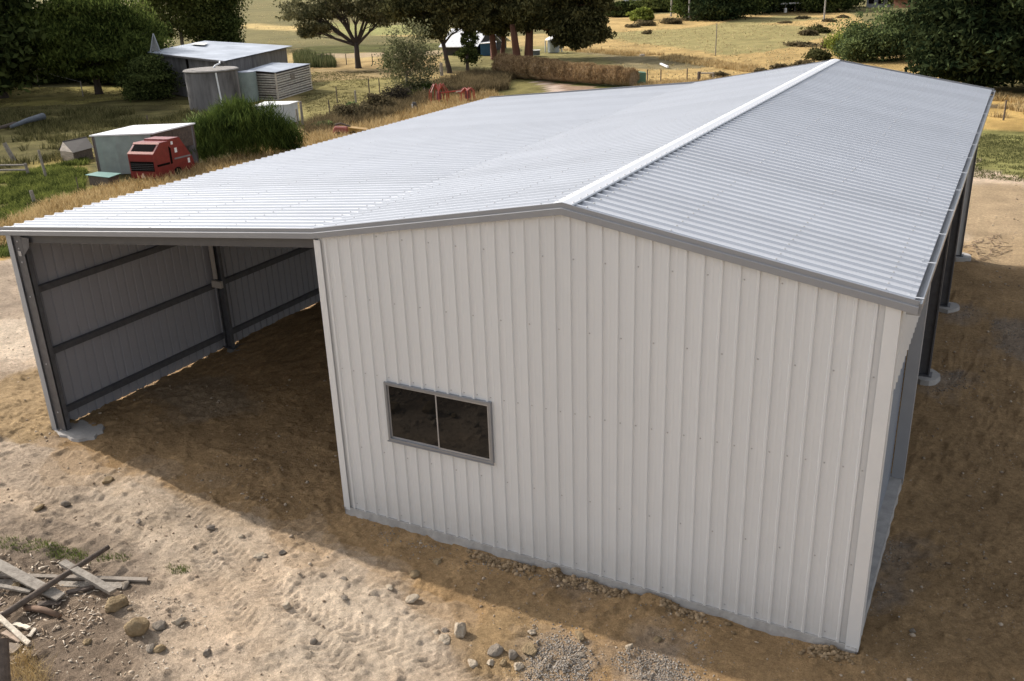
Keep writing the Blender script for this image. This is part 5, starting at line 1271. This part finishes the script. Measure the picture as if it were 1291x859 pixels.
for k, (px, py) in enumerate([(816, 104), (833, 104), (866, 103), (1265, 152), (437, 82), (407, 81), (470, 83), (512, 80), (520, 82)]):
    post(px, py, .9, .04, DARKWOOD, ['thin post right of the green bin', 'second thin post right of the green bin', 'thin post left of the far gate', 'thin picket in golden grass at the right edge', 'post on the far side of the lawn left of the open gum tree', 'post before the reeds behind the log hut', 'post right behind the open gum trunk', 'first of two close posts right of the open gum tree', 'second of two close posts right of the open gum tree'][k])
# rail fence at left
g0, g1 = at(-60, 222), at(37, 223); rf_ = empty('rail_fence', (g1.x, g1.y, 0)); tag(rf_, 'low two-rail timber fence in the green grass at the left edge', 'fence')
mb = MB(); mb.tube([g1-Vector((0, 0, .1)), g1+Vector((-.08, 0, .55))], .06, 8); mb.build('post', GREYWOOD, rf_)
mb = MB(); mb.tube([g0-Vector((0, 0, .1)), g0+Vector((0, 0, .55))], .06, 8); mb.build('post', GREYWOOD, rf_)
for z in (.48, .28):
    mb = MB(); mb.tube([g0+Vector((0, 0, z-.05)), g0.lerp(g1, .5)+Vector((0, 0, z-.03)), g1+Vector((0, 0, z))], .04, 7); mb.build('rail', GREYWOOD, rf_)
# gate behind bales
g0, g1 = at(881, 103), at(899, 101); gt = empty('gate', (g0.x, g0.y, 0)); tag(gt, 'thick dark gate post with a pale top rail above the roof line', 'gate')
mb = MB(); mb.tube([g0-Vector((0, 0, .2)), g0+Vector((0, 0, .62))], .11, 8); mb.build('post', DARKWOOD, gt)
mb = MB(); mb.tube([g1-Vector((0, 0, .2)), g1+Vector((0, 0, .5))], .06, 8); mb.build('post', GREYWOOD, gt)
mb = MB(); mb.tube([g0+Vector((0, 0, .52)), g1+Vector((0, 0, .42))], .055, 8); mb.build('rail', PALEWOOD, gt)
# clothes line
g0, g1 = at(50, 112), at(105, 122); cl = empty('clothes_line', (g0.x, g0.y, 0)); tag(cl, 'old clothes line on two thin poles under the big dark tree', 'clothes line')
for g_, h in ((g0, 1.45), (g1, 1.05)):
    mb = MB(); mb.tube([g_, g_+Vector((0, 0, h))], .035, 7); mb.build('pole', GREYWOOD, cl)
mb = MB(); mb.tube([g0+Vector((0, 0, 1.4))-RX*.7, g0+Vector((0, 0, 1.45))+RX*.8], .03, 6); mb.build('cross_arm', GREYWOOD, cl)
mb = MB(); mb.tube([g0+Vector((0, 0, 1.45)), g0.lerp(g1, .5)+Vector((0, 0, 1.15)), g1+Vector((0, 0, 1.0))], .018, 5); mb.build('wire', GALV, cl)
# power poles
def pole(px, py, h, r, mt, lab, cross=False):
    g = at(px, py); e = empty('utility_pole', (g.x, g.y, 0)); tag(e, lab, 'utility pole', 'utility poles')
    mb = MB(); mb.tube([g-Vector((0, 0, .3)), g+Vector((0, 0, h))], [r, r*.75], 10); mb.build('pole', mt, e)
    if cross:
        mb = MB(); mb.beam(g+Vector((0, 0, h-.5))-RX*.7, g+Vector((0, 0, h-.5))+RX*.7, .1, .1); mb.build('cross_arm', mt, e)
    return g
p1 = pole(902, 71, 2.6, .045, GREYWOOD, 'thin leaning dark pole standing alone in the green paddock')
p2 = pole(868.5, 27, 6.5, .13, mat('pole_wood', (.33, .31, .29), .9), 'tall grey wooden utility pole before the dark far belt', True)
p3 = pole(1038.5, 28, 6.5, .10, mat('pole_wood', (.33, .31, .29)), 'tall thin pole left of the willow thicket', True)
p4 = pole(846, 21, 2.6, .14, mat('pole_wood', (.33, .31, .29)), 'short pole with leafy top left of the wooden utility pole')
# fallen white timber
a, b = at(833, 80.5, .1), at(842, 84.5, .1); mb = MB(); mb.beam(a, b, .14, .12); tag(mb.build('timber_beam', WHITE, origin=tuple(a)), 'white squared timber lying in the paddock', 'beam')
c = at(810, 71); V, Fc = rock_verts(500, .3, 2, .5, .5); o = raw('rock', V+np.array([c.x, c.y, .05]), Fc, STONE_P, origin=(c.x, c.y, 0)); tag(o, 'small pale rock in the paddock left of the white timber', 'rock')

# ------------------------------------------------------------------ far buildings
def house(px0, px1, pyb, wall_h, roof_h, depth, wm, rm, lab, name='farmhouse', win=0):
    a, b = at(px0, pyb), at(px1, pyb); d = (b-a).normalized(); s = Vector((-d.y, d.x, 0)); dd = s*depth
    e = empty(name, (a.x, a.y, 0)); tag(e, lab, 'house' if name == 'farmhouse' else 'shed')
    Z = Vector((0, 0, 1)); mb = MB(); mb.hexa([a-Z*.3, b-Z*.3, b+dd-Z*.3, a+dd-Z*.3, a+Z*wall_h, b+Z*wall_h, b+dd+Z*wall_h, a+dd+Z*wall_h]); m0, m1 = a+dd*.5+Z*(wall_h+roof_h-.05), b+dd*.5+Z*(wall_h+roof_h-.05)
    mb.add([a+Z*wall_h, a+dd+Z*wall_h, m0], [(0, 1, 2)]); mb.add([b+Z*wall_h, b+dd+Z*wall_h, m1], [(0, 1, 2)]); mb.build('wall', wm, e)
    o_ = d*.35; q = s*.35; k = Z*-.12
    r0, r1 = a+dd*.5-o_+Z*(wall_h+roof_h), b+dd*.5+o_+Z*(wall_h+roof_h)
    for p, pp, sg in ((a, b, -1), (a+dd, b+dd, 1)):
        mb = MB(); e0, e1 = p-o_+q*sg+Z*wall_h+k, pp+o_+q*sg+Z*wall_h+k; mb.hexa([e0-Z*.06, e1-Z*.06, r1-Z*.06, r0-Z*.06, e0, e1, r1, r0]); mb.build('roof', rm, e)
    for i in range(win):
        c = a.lerp(b, (i+.5)/win); mb = MB(); mb.obox(c+Z*(wall_h*.55)-s*.02, d, Z, s, .8, .7, .08); mb.build('window', BLACK, e)
    return e
house(1092, 1128, 9, 1.5, .9, 4, mat('weatherboard', (.3, .3, .32), .8), OLDIRON, 'far farmhouse with grey-blue iron roof above the willow thicket', win=3)
house(1126, 1146, 10, 1.3, 1.0, 3.5, RUST, mat('orange_rust', (.36, .19, .12), .8, 0, .15), 'small far shed with orange rusty roof beside the farmhouse', 'outbuilding')
# hip-like white roofed open shed seen between gum trunks
house(560, 600, 70, .9, 1.3, 5, mat('dark_board', (.06, .055, .055), .9), mat('bright_iron', (.75, .76, .78), .4), 'dark open shed with bright white roof between the gum trunks', 'machinery_shed')
house(590, 612, 67, .8, 1.0, 5, mat('dark_board', (.06, .055, .055)), mat('bright_iron', (.75, .76, .78)), 'second white roofed shed right behind the blue box', 'machinery_shed')
a, b = at(606, 70.5), at(626, 70); Z = Vector((0, 0, 1)); mb = MB(); mb.hexa([a, b, b+FX*2, a+FX*2, a+Z*1.0, b+Z*1.05, b+FX*2+Z*1.05, a+FX*2+Z*1.0]); bc = empty('shipping_container', tuple(a)); tag(bc, 'blue container between the gum trunks', 'container'); mb.build('body', mat('blue_paint', (.03, .13, .30), .5, 0, .1), bc)
mb = MB(); mb.hexa([a+Z*1.01, b+Z*1.06, b+FX*2+Z*1.06, a+FX*2+Z*1.01, a+Z*1.07, b+Z*1.12, b+FX*2+Z*1.12, a+FX*2+Z*1.07]); mb.build('roof', WHITE, bc)
# white tank and trolley under the massive gum
g = at(698, 66); tk3 = empty('water_tank', (g.x, g.y, 0)); tag(tk3, 'small pale water tank with white lid under the massive gum', 'water tank')
mb = MB(); mb.cyl((g.x, g.y, 0), .55, .55, 1.1, 20); mb.build('tank_body', mat('pale_grey_tank', (.42, .47, .50), .5), tk3)
mb = MB(); mb.tube([(g.x, g.y, 1.1), (g.x, g.y, 1.2), (g.x, g.y, 1.5)], [.75, .7, .1], 20); mb.build('lid', WHITE, tk3)
for s in (-.75, .75):
    mb = MB(); q = g+RX*s; mb.tube([q, q+Z*1.05], .06, 7); mb.build('pipe', WHITE, tk3)
g = at(676, 70); tb = empty('trough', (g.x, g.y, 0)); tag(tb, 'low blue-grey trough with white rim left of the pale tank', 'trough')
mb = MB(); mb.obox(g+Z*.2, RX, FX, Z, .65, .5, .4); mb.build('body', mat('blue_grey', (.2, .24, .3), .5), tb); mb = MB(); mb.obox(g+Z*.43, RX, FX, Z, .75, .6, .06); mb.build('rim', WHITE, tb)
# far white shed roof strip, white rail
house(786, 846, 4, 1.3, .8, 6, mat('weatherboard', (.3, .3, .32)), mat('bright_iron', (.75, .76, .78)), 'long far building with bright white roof above the green hedge', 'packing_shed')
a, b = at(978, 15.5), at(1026, 14); mb = MB(); mb.beam(a+Z*1.15, b+Z*1.2, .12, .18)
wr = empty('white_rail_fence', tuple(a)); tag(wr, 'white rail fence before the dark far belt', 'fence'); mb.build('rail', WHITE, wr)
for t in (0, .25, .5, .75, 1): mb = MB(); q = a.lerp(b, t); mb.tube([q, q+Z*1.2], .05, 6); mb.build('post', GREYWOOD, wr)
g = at(990, 16); mb = MB(); mb.tube([g, g+Z*.5, g+Z*.62], [.22, .22, .16], 14); tag(mb.build('drum', WHITE, origin=tuple(g)), 'white drum standing under the white rail', 'drum')
# white-roofed house glimpsed through the left trees
house(-30, 50, 78, 1.6, 1.3, 4, mat('weatherboard', (.3, .3, .32)), mat('bright_iron', (.75, .76, .78)), 'white roofed house glimpsed through the trees at top left', win=2)

# ------------------------------------------------------------------ light
sd = Vector((-1.5, .215, 1)).normalized()
w = bpy.data.worlds.new('World'); SC.world = w; w.use_nodes = True
n = w.node_tree; bg = n.nodes['Background']
sky = n.nodes.new('ShaderNodeTexSky'); sky.sky_type = 'NISHITA'; sky.sun_disc = False
el = math.asin(sd.z); az = math.atan2(sd.x, sd.y)
sky.sun_elevation = el; sky.sun_rotation = az; sky.air_density = 1.0; sky.dust_density = 3.0; sky.ozone_density = 1.0
hs = n.nodes.new('ShaderNodeHueSaturation'); hs.inputs['Saturation'].default_value = .32
n.links.new(sky.outputs[0], hs.inputs['Color']); n.links.new(hs.outputs[0], bg.inputs[0]); bg.inputs[1].default_value = .15
sl = bpy.data.lights.new('sun', 'SUN'); sl.energy = 3.2; sl.angle = math.radians(.53); sl.color = (1, .93, .84)
so = bpy.data.objects.new('sun', sl); COL.objects.link(so); so.rotation_euler = (-sd).to_track_quat('-Z', 'Y').to_euler()
vs = SC.view_settings; vs.view_transform = 'Standard'; vs.look = 'None'; vs.exposure = .62; vs.gamma = 1; vs.use_curve_mapping = False
SC.cycles.max_bounces = 8; SC.cycles.diffuse_bounces = 4
